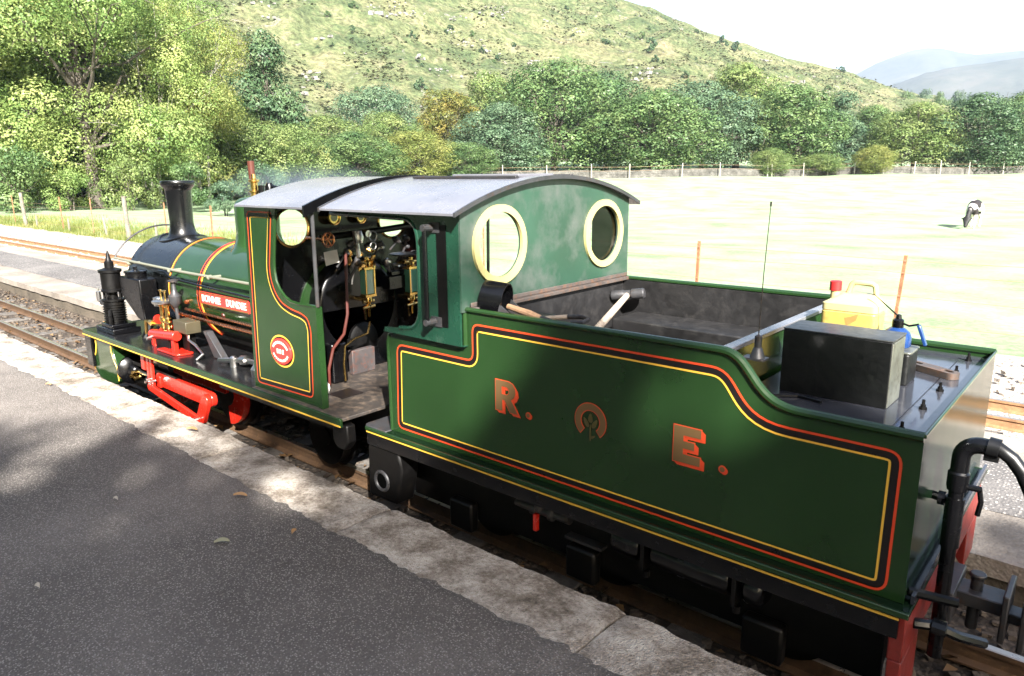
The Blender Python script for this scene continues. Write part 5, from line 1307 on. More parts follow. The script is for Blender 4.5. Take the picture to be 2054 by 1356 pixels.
mb = MB(); mb.tube([(-1.10, -0.375, 0.994), (-1.05, -0.36, 0.997), (-1.025, -0.365, 0.992), (-1.03, -0.39, 0.985), (-1.07, -0.40, 0.982)], 0.008, 8); mb.build('hook', M['iron'], t)
t = thing('long_hammer', (-1.26, 0.04, 0.86), 'long grey wooden handled hammer leaning across the empty bunker', 'hammer')
hp0, hp1 = Vector((-1.352, 0.40, 0.938)), Vector((-1.135, -0.465, 0.752))
mb = MB(); mb.tube([hp0, hp0.lerp(hp1, 0.4), hp1], [0.013, 0.016, 0.018], 12); mb.build('handle', M['wood_grey'], t)
hd = Vector((0.85, 0.25, 0.12)).normalized()
mb = MB(); mb.lathe([(0.018, -0.075), (0.022, -0.07), (0.022, -0.02), (0.019, -0.015), (0.019, 0.015), (0.023, 0.02), (0.023, 0.07), (0.019, 0.075)], hp0 + (hp0 - hp1).normalized() * 0.012, hd, 16); mb.build('hammer_head', M['iron'], t)

# ------------------------------------------------------------------ line-side wire fence
M['postwood'] = mat_ground('weathered_post_wood', [(0.09, 0.08, 0.062), (0.15, 0.133, 0.105), (0.22, 0.195, 0.16)], scale=5.0, fine=40.0, bump=0.4)
M['postiron'] = mat_paint('rusty_angle_iron', (0.20, 0.085, 0.038), 0.7, 0.35, dirt=(0.32, 0.23, 0.16), dirt_amt=0.2, scale=8, bump=0.1)
M['wire'] = mat_paint('rusty_fence_wire', (0.28, 0.19, 0.12), 0.55, 0.2, metal=0.3, bump=0)
FE = thing('wire_fence', (-14, 5.3, -0.16), 'rusty iron and wooden post wire fence between railway and field', 'fence')
def fy(x): return 5.25 + 0.018 * max(0.0, -x - 12)
rf_ = random.Random(8)
def fpost(x, kind, h, lean=(0, 0), name='post'):
    y = fy(x); z = gz(x, y) - 0.1; tp = Vector((x + lean[0], y + lean[1], z + 0.1 + h)); bt = Vector((x, y, z))
    mb = MB()
    if kind == 'wood': mb.tube([bt, bt.lerp(tp, 0.5) + Vector((rf_.uniform(-.015, .015), 0, 0)), tp], [0.062, 0.058, 0.054], 9)
    elif kind == 'stake': mb.tube([bt, tp], [0.034, 0.028], 8)
    else:
        M4 = Matrix.Translation(bt) @ (tp - bt).to_track_quat('Z', 'Y').to_matrix().to_4x4(); L = (tp - bt).length
        mb.add([(-.014,-.014,0),(.014,-.014,0),(.014,-.009,0),(-.009,-.009,0),(-.009,.014,0),(-.014,.014,0),(-.014,-.014,L),(.014,-.014,L),(.014,-.009,L),(-.009,-.009,L),(-.009,.014,L),(-.014,.014,L)],
               [(5,4,3,2,1,0),(6,7,8,9,10,11)] + [(i,(i+1)%6,(i+1)%6+6,i+6) for i in range(6)], M4)
    mb.build(name, M['postwood' if kind != 'iron' else 'postiron'], FE, bevel=0.004 if kind != 'iron' else 0)
    return tp
tops = []
for x, kind, h, ln_ in ((-33.5,'wood',1.05,(0,0)),(-29.4,'iron',1.02,(0,0)),(-28.2,'wood',1.12,(-.1,0)),(-24.4,'iron',1.04,(-.06,0)),(-21.9,'iron',1.05,(-.04,.02)),(-19.4,'wood',1.13,(-.06,0)),(-17.1,'iron',1.02,(0,0)),(-14.8,'iron',1.00,(.03,0)),(-12.4,'iron',0.98,(0,0)),(-9.6,'iron',0.95,(.03,0)),(-6.76,'iron',0.93,(0,0)),(-3.44,'iron',0.86,(.015,0)),(-1.37,'iron',0.84,(.05,0)),(1.2,'iron',0.86,(0,0)),(3.6,'iron',0.86,(0,0))):
    fpost(x, kind, h, ln_)
for x, h, ln_ in ((-23.9, 0.42, (0, 0)), (-20.9, 0.62, (-.3, .05)), (-17.7, 0.62, (-.22, .1)), (-27.0, 0.4, (.05, 0))): fpost(x, 'stake', h, ln_, 'stake')
for hz in (0.20, 0.45, 0.68, 0.80):
    pts = []
    for x in np.arange(-33.5, 3.7, 0.6):
        pts.append((x, fy(x) - 0.03, gz(x, fy(x)) + hz + 0.008 * math.sin(x * 2.1 + hz * 9)))
    mb = MB(); mb.tube(pts, 0.0025, 4); mb.build('wire', M['wire'], FE)

# ------------------------------------------------------------------ dry-stone wall and post fence across the field
M['drystone'] = mat_ground('dry_stone_wall', [(0.035, 0.034, 0.030), (0.075, 0.072, 0.064), (0.14, 0.133, 0.12)], scale=1.6, fine=7.0, bump=0.9, bdist=0.15)
def wall_d(u): return 80 + 3.0 * math.sin(u * 0.004)
us_ = np.linspace(500, 2350, 300)
vs = []; fs = []
wc = ground_dir(1500, wall_d(1500))
for u in us_:
    x, y = ground_dir(u, wall_d(u)); z = gz(x, y); hgt = 0.80 + 0.10 * fbm(x, y, 0.8, 2.0) + 0.05 * fbm(x, y, 4, 1.0)
    dx, dy = FH.x * 0.25, FH.y * 0.25
    vs += [(x - dx * 1.2, y - dy * 1.2, z - 0.3), (x - dx, y - dy, z + hgt), (x + dx, y + dy, z + hgt + 0.04 * fbm(x, y, 3, 9)), (x + dx * 1.2, y + dy * 1.2, z - 0.3)]
for i in range(len(us_) - 1):
    for j in range(3):
        a = i * 4 + j; fs.append((a, a + 4, a + 5, a + 1))
WA = thing('stone_wall', (wc[0], wc[1], gz(*wc)), 'low grey dry stone wall along the far side of the field', 'wall')
mb = MB(); mb.add(vs, fs); mb.build('stonework', M['drystone'], WA)
FF = thing('field_fence', (wc[0], wc[1], gz(*wc)), 'pale wooden post fence standing along the far stone wall', 'fence')
M['palepost'] = mat_paint('pale_bleached_post', (0.30, 0.285, 0.25), 0.7, 0.2)
for u in list(range(1545, 2200, 58)) + list(range(1000, 1545, 90)):
    u2_ = u + rf_.uniform(-9, 9); x, y = ground_dir(u2_, wall_d(u2_) - 0.8); z = gz(x, y)
    mb = MB(); mb.tube([(x, y, z - 0.2), (x + rf_.uniform(-.06, .06), y, z + rf_.uniform(1.25, 1.55))], [0.06, 0.05], 7); mb.build('post', M['palepost'], FF)
for hz in (0.75, 1.15):
    pts = [(*ground_dir(u, wall_d(u) - 0.8), 0) for u in np.linspace(960, 2200, 40)]
    mb = MB(); mb.tube([(x, y, gz(x, y) + hz) for x, y, _ in pts], 0.012, 4); mb.build('wire', M['wire'], FF)

# ------------------------------------------------------------------ cow grazing in the field
def cow(loc, rotz):
    J = {'pelvis': (0.42, 0, 0.93), 'loin': (0.12, 0, 0.90), 'chest': (-0.25, 0, 0.87), 'shoulder': (-0.48, 0, 0.90), 'neck1': (-0.68, 0.02, 0.80), 'neck2': (-0.86, 0.04, 0.58), 'poll': (-0.98, 0.06, 0.36), 'muzzle': (-1.12, 0.07, 0.07),
         'rump': (0.60, 0, 0.93)}
    V = []; E_ = []; Rr = []
    def add(p, r): V.append(p); Rr.append(r); return len(V) - 1
    pel = add(J['pelvis'], (0.22, 0.25)); loin = add(J['loin'], (0.25, 0.29)); che = add(J['chest'], (0.24, 0.30)); sh = add(J['shoulder'], (0.18, 0.25)); n1 = add(J['neck1'], (0.11, 0.16)); n2 = add(J['neck2'], (0.09, 0.12)); po = add(J['poll'], (0.10, 0.11)); mz = add(J['muzzle'], (0.06, 0.07)); ru = add(J['rump'], (0.15, 0.18))
    for a, b in ((pel, loin), (loin, che), (che, sh), (sh, n1), (n1, n2), (n2, po), (po, mz), (pel, ru)): E_.append((a, b))
    for s in (-1, 1):
        a = add((0.50, s * 0.15, 0.66), (0.12, 0.14)); b = add((0.44, s * 0.15, 0.50), (0.075, 0.08)); c = add((0.58, s * 0.15, 0.36), (0.05, 0.055)); d = add((0.56, s * 0.15, 0.08), (0.04, 0.04)); e = add((0.54, s * 0.15, 0.0), (0.05, 0.05))
        E_.extend([(pel, a), (a, b), (b, c), (c, d), (d, e)])
        a = add((-0.42, s * 0.14, 0.62), (0.10, 0.11)); b = add((-0.44 + s * 0.06, s * 0.14, 0.36), (0.055, 0.06)); c = add((-0.43 + s * 0.10, s * 0.14, 0.08), (0.04, 0.04)); d = add((-0.45 + s * 0.10, s * 0.14, 0.0), (0.05, 0.05))
        E_.extend([(sh, a), (a, b), (b, c), (c, d)])
        e = add((-0.96, s * 0.13 + 0.06, 0.42), (0.05, 0.03)); f = add((-0.95, s * 0.20 + 0.06, 0.41), (0.035, 0.02)); E_.extend([(po, e), (e, f)])
    t1 = add((0.74, 0, 0.92), (0.03, 0.03)); t2 = add((0.78, 0.02, 0.66), (0.02, 0.02)); t3 = add((0.78, 0.03, 0.40), (0.035, 0.035)); E_.extend([(ru, t1), (t1, t2), (t2, t3)])
    ud = add((0.30, 0, 0.55), (0.10, 0.10)); E_.append((pel, ud))
    me = bpy.data.meshes.new('cow_cage'); me.from_pydata(V, E_, [])
    o = bpy.data.objects.new('cow_cage', me); COL.objects.link(o)
    sk = o.modifiers.new('skin', 'SKIN'); 
    lay = me.skin_vertices[0] if me.skin_vertices else None
    if lay is None:
        bm = bmesh.new(); bm.from_mesh(me); bm.verts.layers.skin.verify(); bm.to_mesh(me); bm.free(); lay = me.skin_vertices[0]
    for i, r in enumerate(Rr): lay.data[i].radius = r; lay.data[i].use_root = (i == 0)
    ss_ = o.modifiers.new('sub', 'SUBSURF'); ss_.levels = 2; ss_.render_levels = 2
    dg = bpy.context.evaluated_depsgraph_get(); bpy.context.view_layer.update(); dg.update()
    me2 = bpy.data.meshes.new_from_object(o.evaluated_get(dg)); bpy.data.objects.remove(o)
    me2.name = 'grazing_cow'
    mt, nt, bs = new_mat('piebald_hide')
    tc = N(nt, 'ShaderNodeTexCoord')
    n1_ = N(nt, 'ShaderNodeTexNoise', Scale=2.1, Detail=1.5, Distortion=0.4); nt.links.new(tc.outputs['Object'], n1_.inputs['Vector'])
    r1 = ramp(nt, [(0.50, (0.58, 0.55, 0.50)), (0.53, (0.008, 0.005, 0.005))]); nt.links.new(n1_.outputs['Fac'], r1.inputs['Fac'])
    sx = N(nt, 'ShaderNodeSeparateXYZ'); nt.links.new(tc.outputs['Object'], sx.inputs[0])
    rh = ramp(nt, [(0.0, g(1)), (1.0, g(0))]); mr = N(nt, 'ShaderNodeMapRange'); mr.inputs['From Min'].default_value = -0.86; mr.inputs['From Max'].default_value = -0.74; nt.links.new(sx.outputs[0], mr.inputs['Value']); nt.links.new(mr.outputs[0], rh.inputs['Fac'])
    mx = N(nt, 'ShaderNodeMixRGB'); mx.inputs['Color2'].default_value = (0.0035, 0.003, 0.003, 1); nt.links.new(rh.outputs['Color'], mx.inputs['Fac']); nt.links.new(r1.outputs['Color'], mx.inputs['Color1'])
    rl = N(nt, 'ShaderNodeMapRange'); rl.inputs['From Min'].default_value = 0.48; rl.inputs['From Max'].default_value = 0.58; nt.links.new(sx.outputs[2], rl.inputs['Value'])
    lg = N(nt, 'ShaderNodeMapRange'); lg.inputs['From Min'].default_value = -0.78; lg.inputs['From Max'].default_value = -0.70; nt.links.new(sx.outputs[0], lg.inputs['Value'])
    inv = N(nt, 'ShaderNodeMath', _operation='SUBTRACT'); inv.inputs[0].default_value = 1.0; nt.links.new(rl.outputs[0], inv.inputs[1])
    ml = N(nt, 'ShaderNodeMath', _operation='MULTIPLY'); nt.links.new(inv.outputs[0], ml.inputs[0]); nt.links.new(lg.outputs[0], ml.inputs[1])
    m2 = N(nt, 'ShaderNodeMixRGB'); m2.inputs['Color2'].default_value = (0.55, 0.52, 0.46, 1); nt.links.new(ml.outputs[0], m2.inputs['Fac']); nt.links.new(mx.outputs['Color'], m2.inputs['Color1'])
    nt.links.new(m2.outputs['Color'], bs.inputs['Base Color']); bs.inputs['Roughness'].default_value = 0.7
    me2.materials.clear(); me2.materials.append(mt)
    me2.polygons.foreach_set('use_smooth', [True] * len(me2.polygons))
    ob = link('grazing_cow', me2); ob.location = loc; ob.rotation_euler.z = rotz
    return tag(ob, 'black and white cow with head down grazing in the bright field', 'cow')
cr = ray(1950, 457); tcow = 36.0 / (cr.x * FH.x + cr.y * FH.y) * 1.0
cxy = (CAM.x + cr.x * 0, 0)
# the cow stands where the field meets that line of sight
tt = 20.0
for _ in range(60):
    p = CAM + cr * tt; dz = p.z - gz(p.x, p.y); tt += dz / abs(cr.z) * 0.5
cp = CAM + cr * tt
cowo = cow((cp.x, cp.y, gz(cp.x, cp.y)), 0)
lft = math.atan2(-RT.y, -RT.x)         # leftwards across the view
cowo.rotation_euler.z = lft - PI + R(48)
cs_ = (57 / 1441.54 * (cp - CAM).dot(FW)) / 1.17
cowo.scale = (cs_, cs_, cs_)

# ------------------------------------------------------------------ fallen leaves on the near platform
M['leafdry'] = mat_paint('dry_fallen_leaf', (0.34, 0.20, 0.09), 0.6, 0.25, bump=0)
M['leafgrey'] = mat_paint('faded_greenish_leaf', (0.20, 0.20, 0.13), 0.6, 0.2, bump=0)
M['leafpale'] = mat_paint('bleached_leaf', (0.46, 0.42, 0.36), 0.6, 0.2, bump=0)
def leaf(u, v, L, wd, rz, mt, label):
    r = ray(u, v); k = (HP + 0.016 - CAM.z) / r.z; p = CAM + r * k
    L *= 0.7; wd *= 0.7
    vs = []; fs = []
    for i in range(7):
        t_ = i / 6; hw = wd / 2 * math.sin(PI * min(1, t_ * 1.02)) ** 0.8 + 0.0006; zz = 0.006 * math.sin(PI * t_) + 0.002
        vs += [((t_ - .5) * L, -hw, zz + 0.005 * (0.5 - abs(t_ - .5))), ((t_ - .5) * L, 0, zz - 0.002), ((t_ - .5) * L, hw, zz + 0.006)]
    for i in range(6):
        a = i * 3; fs += [(a, a+3, a+4, a+1), (a+1, a+4, a+5, a+2)]
    mb = MB(); mb.add(vs, fs)
    o = mb.build('fallen_leaf', mt, None); o.location = p; o.rotation_euler = (0, 0, rz)
    return tag(o, label, 'leaf')
leaf(482, 995, 0.085, 0.03, 0.6, M['leafdry'], 'brown dry leaf on the asphalt close to the coping stones')
leaf(385, 862, 0.10, 0.035, 0.4, M['leafdry'], 'light brown leaf lying on the pale coping slab')
leaf(445, 1088, 0.075, 0.034, 0.9, M['leafgrey'], 'faded grey green leaf flat on the dark asphalt')
leaf(590, 1068, 0.045, 0.02, 2.0, M['leafdry'], 'tiny curled rust brown leaf nearest the platform edge on asphalt')
leaf(232, 1002, 0.040, 0.016, 0.3, M['leafpale'], 'small bleached leaf in the middle of the asphalt')
leaf(75, 1178, 0.035, 0.018, 0.3, M['leafpale'], 'small whitish leaf scrap near the lower left of the asphalt')
leaf(97, 772, 0.06, 0.025, 0.5, M['leafdry'], 'brown leaf at the asphalt edge far along the platform')
M['moss'] = mat_ground('bright_moss', [(0.03, 0.06, 0.012), (0.06, 0.11, 0.02)], scale=30, fine=120, bump=0.8)

# ------------------------------------------------------------------ trees and plants
def crown_points(rg, lobes, n, shell=(0.62, 1.08), flat=0.8):
    w_ = np.array([l[3] ** 2 for l in lobes]); w_ = w_ / w_.sum()
    idx = rg.choice(len(lobes), n, p=w_)
    d = rg.normal(size=(n, 3)); d[:, 2] += 0.25; d /= np.linalg.norm(d, axis=1)[:, None]
    L = np.array([l[:4] for l in lobes])[idx]
    rad = L[:, 3] * rg.uniform(shell[0], shell[1], n)
    # break each lobe into clumps so gaps and dark pockets appear
    ph = np.sin(d[:, 0] * 5.1 + idx * 1.7) * np.sin(d[:, 1] * 4.7 + idx * 2.3) * np.sin(d[:, 2] * 5.3 + idx)
    rad *= 1 + 0.22 * ph
    P = L[:, :3] + d * rad[:, None] * np.array([1, 1, flat])
    return P, d, ph
def leaf_cards(name, P, Nn, size, rg, mat, asp=0.55):
    n = len(P)
    Nn = Nn * 1.0 + np.array([0, 0, 0.22]) + rg.normal(size=(n, 3)) * 0.33
    Nn /= np.linalg.norm(Nn, axis=1)[:, None]
    a = rg.normal(size=(n, 3)); a -= Nn * (a * Nn).sum(1)[:, None]; a /= np.linalg.norm(a, axis=1)[:, None]
    b = np.cross(Nn, a)
    s = size * rg.uniform(0.55, 1.35, n)[:, None]
    bend = Nn * s * 0.18
    V = np.stack([P - a * s * 0.5 - bend, P + b * s * asp * 0.5, P + a * s * 0.5 - bend, P - b * s * asp * 0.5], 1).reshape(-1, 3)
    F = np.arange(n * 4).reshape(n, 4)
    me = bpy.data.meshes.new(name)
    me.vertices.add(n * 4); me.vertices.foreach_set('co', V.ravel())
    me.loops.add(n * 4); me.loops.foreach_set('vertex_index', F.ravel().astype(np.int32))
    me.polygons.add(n); me.polygons.foreach_set('loop_start', (np.arange(n) * 4).astype(np.int32)); me.polygons.foreach_set('loop_total', np.full(n, 4, np.int32))
    me.update(calc_edges=True); me.validate()
    me.materials.append(mat)
    return me
def make_tree(seed, height, rx, leaf_n, leaf_s, mat, bark, crown_base=0.25, lobes_n=16, flat=0.8, trunk_r=None, narrow=0.0, stems=1, dome=False):
    """returns (trunk mesh, crown mesh) in local space, base at origin"""
    rg = np.random.default_rng(seed)
    cz0 = height * crown_base; ch = height - cz0; cc = cz0 + ch * 0.5
    lobes = []
    lr = (0.33 if dome else 0.34) * (rx * rx * ch / 2) ** (1 / 3)
    if dome:
        # cauliflower crown: lumps spread over a domed shell
        for k in range(lobes_n):
            f = (k + 0.5) / lobes_n; cz_ = 1 - 1.86 * f; sr = math.sqrt(max(0.0, 1 - cz_ * cz_)); an = k * 2.39996 + rg.uniform(-.35, .35)
            q_ = rg.uniform(0.58, 0.80); k_ = 1 - narrow * (cz_ * 0.5 + 0.5)
            r = lr * rg.uniform(0.70, 1.15)
            lobes.append((sr * math.cos(an) * q_ * rx * k_, sr * math.sin(an) * q_ * rx * k_, cz0 + ch * (0.44 + 0.56 * cz_ * rg.uniform(0.62, 0.80) if cz_ > 0 else 0.44 + 0.46 * cz_ * rg.uniform(0.85, 1.0)), r))
    else:
      for k in range(lobes_n):
        tz = rg.random() ** 1.15
        hr_ = math.sqrt(max(0.03, 1 - ((tz - 0.28) / 0.76) ** 2)) * 0.86
        q_ = math.sqrt(rg.uniform(0.15, 1.0)) * hr_; an = rg.uniform(0, 2 * PI)
        p = np.array([q_ * math.cos(an), q_ * math.sin(an), tz * 2 - 1])
        k_ = 1 - narrow * tz
        r = lr * rg.uniform(0.70, 1.15) * (1 - 0.35 * max(0, tz - 0.6))
        lobes.append((p[0] * rx * k_, p[1] * rx * k_, cc + p[2] * (ch * 0.5) * 0.86, r))
    lobes.append((0, 0, cz0 + ch * 0.84, lr * 0.9))
    lobes.append((0, 0, cc, lr * 1.1))
    P, d, ph = crown_points(rg, lobes, leaf_n, flat=flat)
    keep = (ph > -0.12) | (rg.random(len(P)) < 0.22)
    P = P[keep]; d = d[keep]
    P[:, 2] = np.maximum(P[:, 2], cz0 * 0.55)
    crown = leaf_cards('crown', P, d, leaf_s, rg, mat)
    mb = MB(); tr = trunk_r or height * 0.022
    for s in range(stems):
        off = np.array([rg.uniform(-1, 1), rg.uniform(-1, 1)]) * (tr * 3 if stems > 1 else 0)
        lean = np.array([rg.uniform(-.5, .5), rg.uniform(-.5, .5)]) * height * 0.06 + off * 2
        pts = []; rr = []
        for k in range(7):
            t = k / 6; pts.append((off[0] + lean[0] * t * t + rg.uniform(-.1, .1) * tr * 2, off[1] + lean[1] * t * t + rg.uniform(-.1, .1) * tr * 2, -0.3 + (cz0 + ch * 0.62 + 0.3) * t)); rr.append(tr * (1.35 if k == 0 else (1 - 0.72 * t)))
        mb.tube(pts, rr, 9)
    for l in lobes:
        b0 = Vector(pts[2]).lerp(Vector(pts[5]), rg.random()); e = Vector(l[:3]); mid = b0.lerp(e, 0.5) + Vector((0, 0, -0.06 * height * rg.random()))
        if e.z < b0.z: b0 = Vector(pts[2])
        mb.tube([b0, mid, e], [tr * 0.36, tr * 0.22, tr * 0.08], 6)
        for _ in range(2):
            e2 = e + Vector(rg.normal(size=3)) * l[3] * 0.6; mb.tube([mid.lerp(e, 0.5), e.lerp(e2, 0.6), e2], [tr * 0.12, tr * 0.08, tr * 0.03], 5)
    trunk = mb.mesh('trunk'); trunk.materials.append(bark)
    return trunk, crown
def plant_tree(name, meshes, loc, scale, rz, label, cat='tree', group=None, mat=None):
    o = thing(name, loc, label, cat, group, rot=(0, 0, rz)); o.scale = scale
    t = link('trunk', meshes[0], o); c = link('crown', meshes[1], o)
    if mat:
        c.material_slots[0].link = 'OBJECT'; c.material_slots[0].material = mat
    return o
M['bark'] = mat_ground('grey_bark', [(0.045, 0.038, 0.03), (0.085, 0.072, 0.058), (0.13, 0.115, 0.095)], scale=3.0, fine=22.0, bump=0.8, bdist=0.05)
M['bark_pale'] = mat_ground('pale_bark', [(0.13, 0.12, 0.10), (0.25, 0.235, 0.20), (0.36, 0.34, 0.30)], scale=3.0, fine=22.0, bump=0.5, bdist=0.03)
LF = {
 'ash': mat_leaf('ash_leaf', [(0.060, 0.118, 0.034), (0.130, 0.210, 0.060), (0.230, 0.310, 0.100), (0.36, 0.405, 0.165)], 0.45),
 'ash_y': mat_leaf('yellowing_ash_leaf', [(0.090, 0.150, 0.042), (0.185, 0.260, 0.075), (0.31, 0.365, 0.125), (0.45, 0.45, 0.185)], 0.45),
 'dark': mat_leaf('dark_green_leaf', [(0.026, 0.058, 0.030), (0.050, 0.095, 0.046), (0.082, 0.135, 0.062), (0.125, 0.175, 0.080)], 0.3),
 'mid': mat_leaf('sycamore_leaf', [(0.040, 0.085, 0.034), (0.078, 0.140, 0.052), (0.130, 0.195, 0.072), (0.190, 0.240, 0.092)], 0.38),
 'lime': mat_leaf('light_green_leaf', [(0.065, 0.115, 0.036), (0.120, 0.180, 0.058), (0.185, 0.235, 0.082), (0.26, 0.28, 0.11)], 0.4),
 'blue': mat_leaf('bluish_green_leaf', [(0.042, 0.086, 0.050), (0.075, 0.130, 0.074), (0.115, 0.175, 0.096), (0.16, 0.21, 0.115)], 0.33),
 'autumn': mat_leaf('autumn_leaf', [(0.060, 0.090, 0.024), (0.115, 0.135, 0.034), (0.19, 0.170, 0.045), (0.26, 0.185, 0.055)], 0.4),
 'pale': mat_leaf('pale_yellow_green_leaf', [(0.10, 0.145, 0.035), (0.165, 0.20, 0.055), (0.235, 0.25, 0.075), (0.30, 0.27, 0.085)], 0.4),
}
# meshes shared by the copies
NEAR = [make_tree(21, 15, 5.6, 84000, 0.145, LF['ash'], M['bark'], 0.10, 34, 0.72, trunk_r=0.34),
        make_tree(22, 13, 4.4, 66000, 0.135, LF['ash_y'], M['bark_pale'], 0.05, 28, 0.78, trunk_r=0.13, stems=3),
        make_tree(23, 14, 5.0, 76000, 0.145, LF['ash'], M['bark'], 0.08, 30, 0.72, trunk_r=0.24, stems=2)]
FAR = [make_tree(31, 12, 5.2, 30000, 0.25, LF['mid'], M['bark'], 0.04, 30, 0.85, dome=True),
       make_tree(32, 12, 4.6, 28000, 0.25, LF['mid'], M['bark'], 0.04, 26, 0.85, narrow=0.15, dome=True),
       make_tree(33, 12, 5.6, 32000, 0.25, LF['mid'], M['bark'], 0.03, 36, 0.82, dome=True),
       make_tree(34, 12, 4.2, 26000, 0.24, LF['dark'], M['bark'], 0.0, 26, 0.7, narrow=0.5)]
BUSH = [make_tree(41, 3, 1.9, 7000, 0.13, LF['mid'], M['bark'], 0.02, 14, 0.8, trunk_r=0.05, stems=3),
        make_tree(42, 3, 2.2, 7000, 0.13, LF['lime'], M['bark'], 0.02, 16, 0.75, trunk_r=0.05, stems=3)]
rt_ = random.Random(77)
def place(name, kit, u, d, top_v, rx_px, label, mat=None, cat='tree', group=None, base_h=None, rx0=None, h0=None, dz=0.0):
    """stand a tree at depth d under image column u; its height and spread follow from top and width there"""
    x, y = ground_dir(u, d); z = gz(x, y) + dz
    r = ray(u, top_v); hd_ = (x - CAM.x) * r.x + (y - CAM.y) * r.y; k = hd_ / (r.x ** 2 + r.y ** 2)
    ztop = CAM.z + r.z * k
    h = ztop - z; wdt = rx_px / 1441.54 * d
    return plant_tree(name, kit, (x, y, z), (wdt / rx0, wdt / rx0, h / h0), rt_.uniform(0, 6.28), label, cat, group, mat)
# left group beyond the fence
place('ash_tree', NEAR[0], 185, 41, -190, 215, 'big spreading ash with thick dark trunk beyond the fence', LF['ash'], rx0=5.6, h0=15)
place('ash_tree', NEAR[2], -60, 38, -220, 200, 'tall yellow green ash cut off by the left edge', LF['ash_y'], rx0=5.0, h0=14)
place('ash_tree', NEAR[1], 300, 44, -60, 140, 'slender pale stemmed tree with yellow green leaves right of the thick trunk', LF['ash_y'], rx0=4.4, h0=13)
place('ash_tree', NEAR[1], 405, 47, -8, 112, 'pale yellow green tree at the right end of the near group', LF['pale'], rx0=4.4, h0=13)
place('ash_tree', NEAR[2], 90, 50, -240, 190, 'darker tree standing behind the thick trunked ash', LF['mid'], rx0=5.0, h0=14)
place('ash_tree', NEAR[0], 330, 58, -60, 170, 'tall green tree filling the gap behind the slender one', LF['ash'], rx0=5.6, h0=15)
place('sycamore_tree', FAR[3], 548, 60, 62, 105, 'dark conical tree against the hillside left of the cab roof', LF['dark'], rx0=4.2, h0=12)
place('sycamore_tree', FAR[0], 495, 52, 215, 105, 'low bright green tree just left of the whistle', LF['lime'], rx0=5.2, h0=12)
place('sycamore_tree', FAR[2], 590, 56, 240, 85, 'round pale tree in front of the dark conical tree', LF['lime'], rx0=5.6, h0=12)
place('ash_tree', NEAR[2], 130, 46, 60, 150, 'green lower tree filling in right of the thick trunk', LF['mid'], rx0=5.0, h0=14)
place('ash_tree', NEAR[1], 20, 44, 40, 150, 'dense green tree at the left between trunk and frame edge', LF['ash'], rx0=4.4, h0=13)
place('ash_tree', NEAR[0], 240, 52, 20, 190, 'dark green tree deep behind the slender pale one', LF['dark'], rx0=5.6, h0=15)
place('sycamore_tree', FAR[0], 430, 60, 150, 120, 'full green tree behind the chimney', LF['lime'], rx0=5.2, h0=12)
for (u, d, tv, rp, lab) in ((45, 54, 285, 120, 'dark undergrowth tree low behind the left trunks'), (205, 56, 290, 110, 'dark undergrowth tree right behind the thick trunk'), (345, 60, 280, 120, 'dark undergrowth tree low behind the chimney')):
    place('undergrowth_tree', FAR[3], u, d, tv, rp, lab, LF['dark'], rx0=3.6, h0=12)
# bushes behind the fence
for (u, d, tv, rp, lab, mt) in ((30, 36, 285, 85, 'dark leafy bush at the far left behind the fence', 'mid'), (135, 38, 335, 60, 'green bush between the thick trunk and the leftmost post', 'ash'), (255, 40, 300, 60, 'small bright bush beside the thick wooden post', 'lime'),
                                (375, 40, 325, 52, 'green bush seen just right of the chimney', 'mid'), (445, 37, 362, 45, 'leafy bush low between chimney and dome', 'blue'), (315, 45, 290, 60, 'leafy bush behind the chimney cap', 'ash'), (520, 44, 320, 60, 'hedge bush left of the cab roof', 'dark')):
    place('bush', BUSH[rt_.randrange(2)], u, d, tv, rp, lab, LF[mt], cat='bush', rx0=2.1, h0=3)
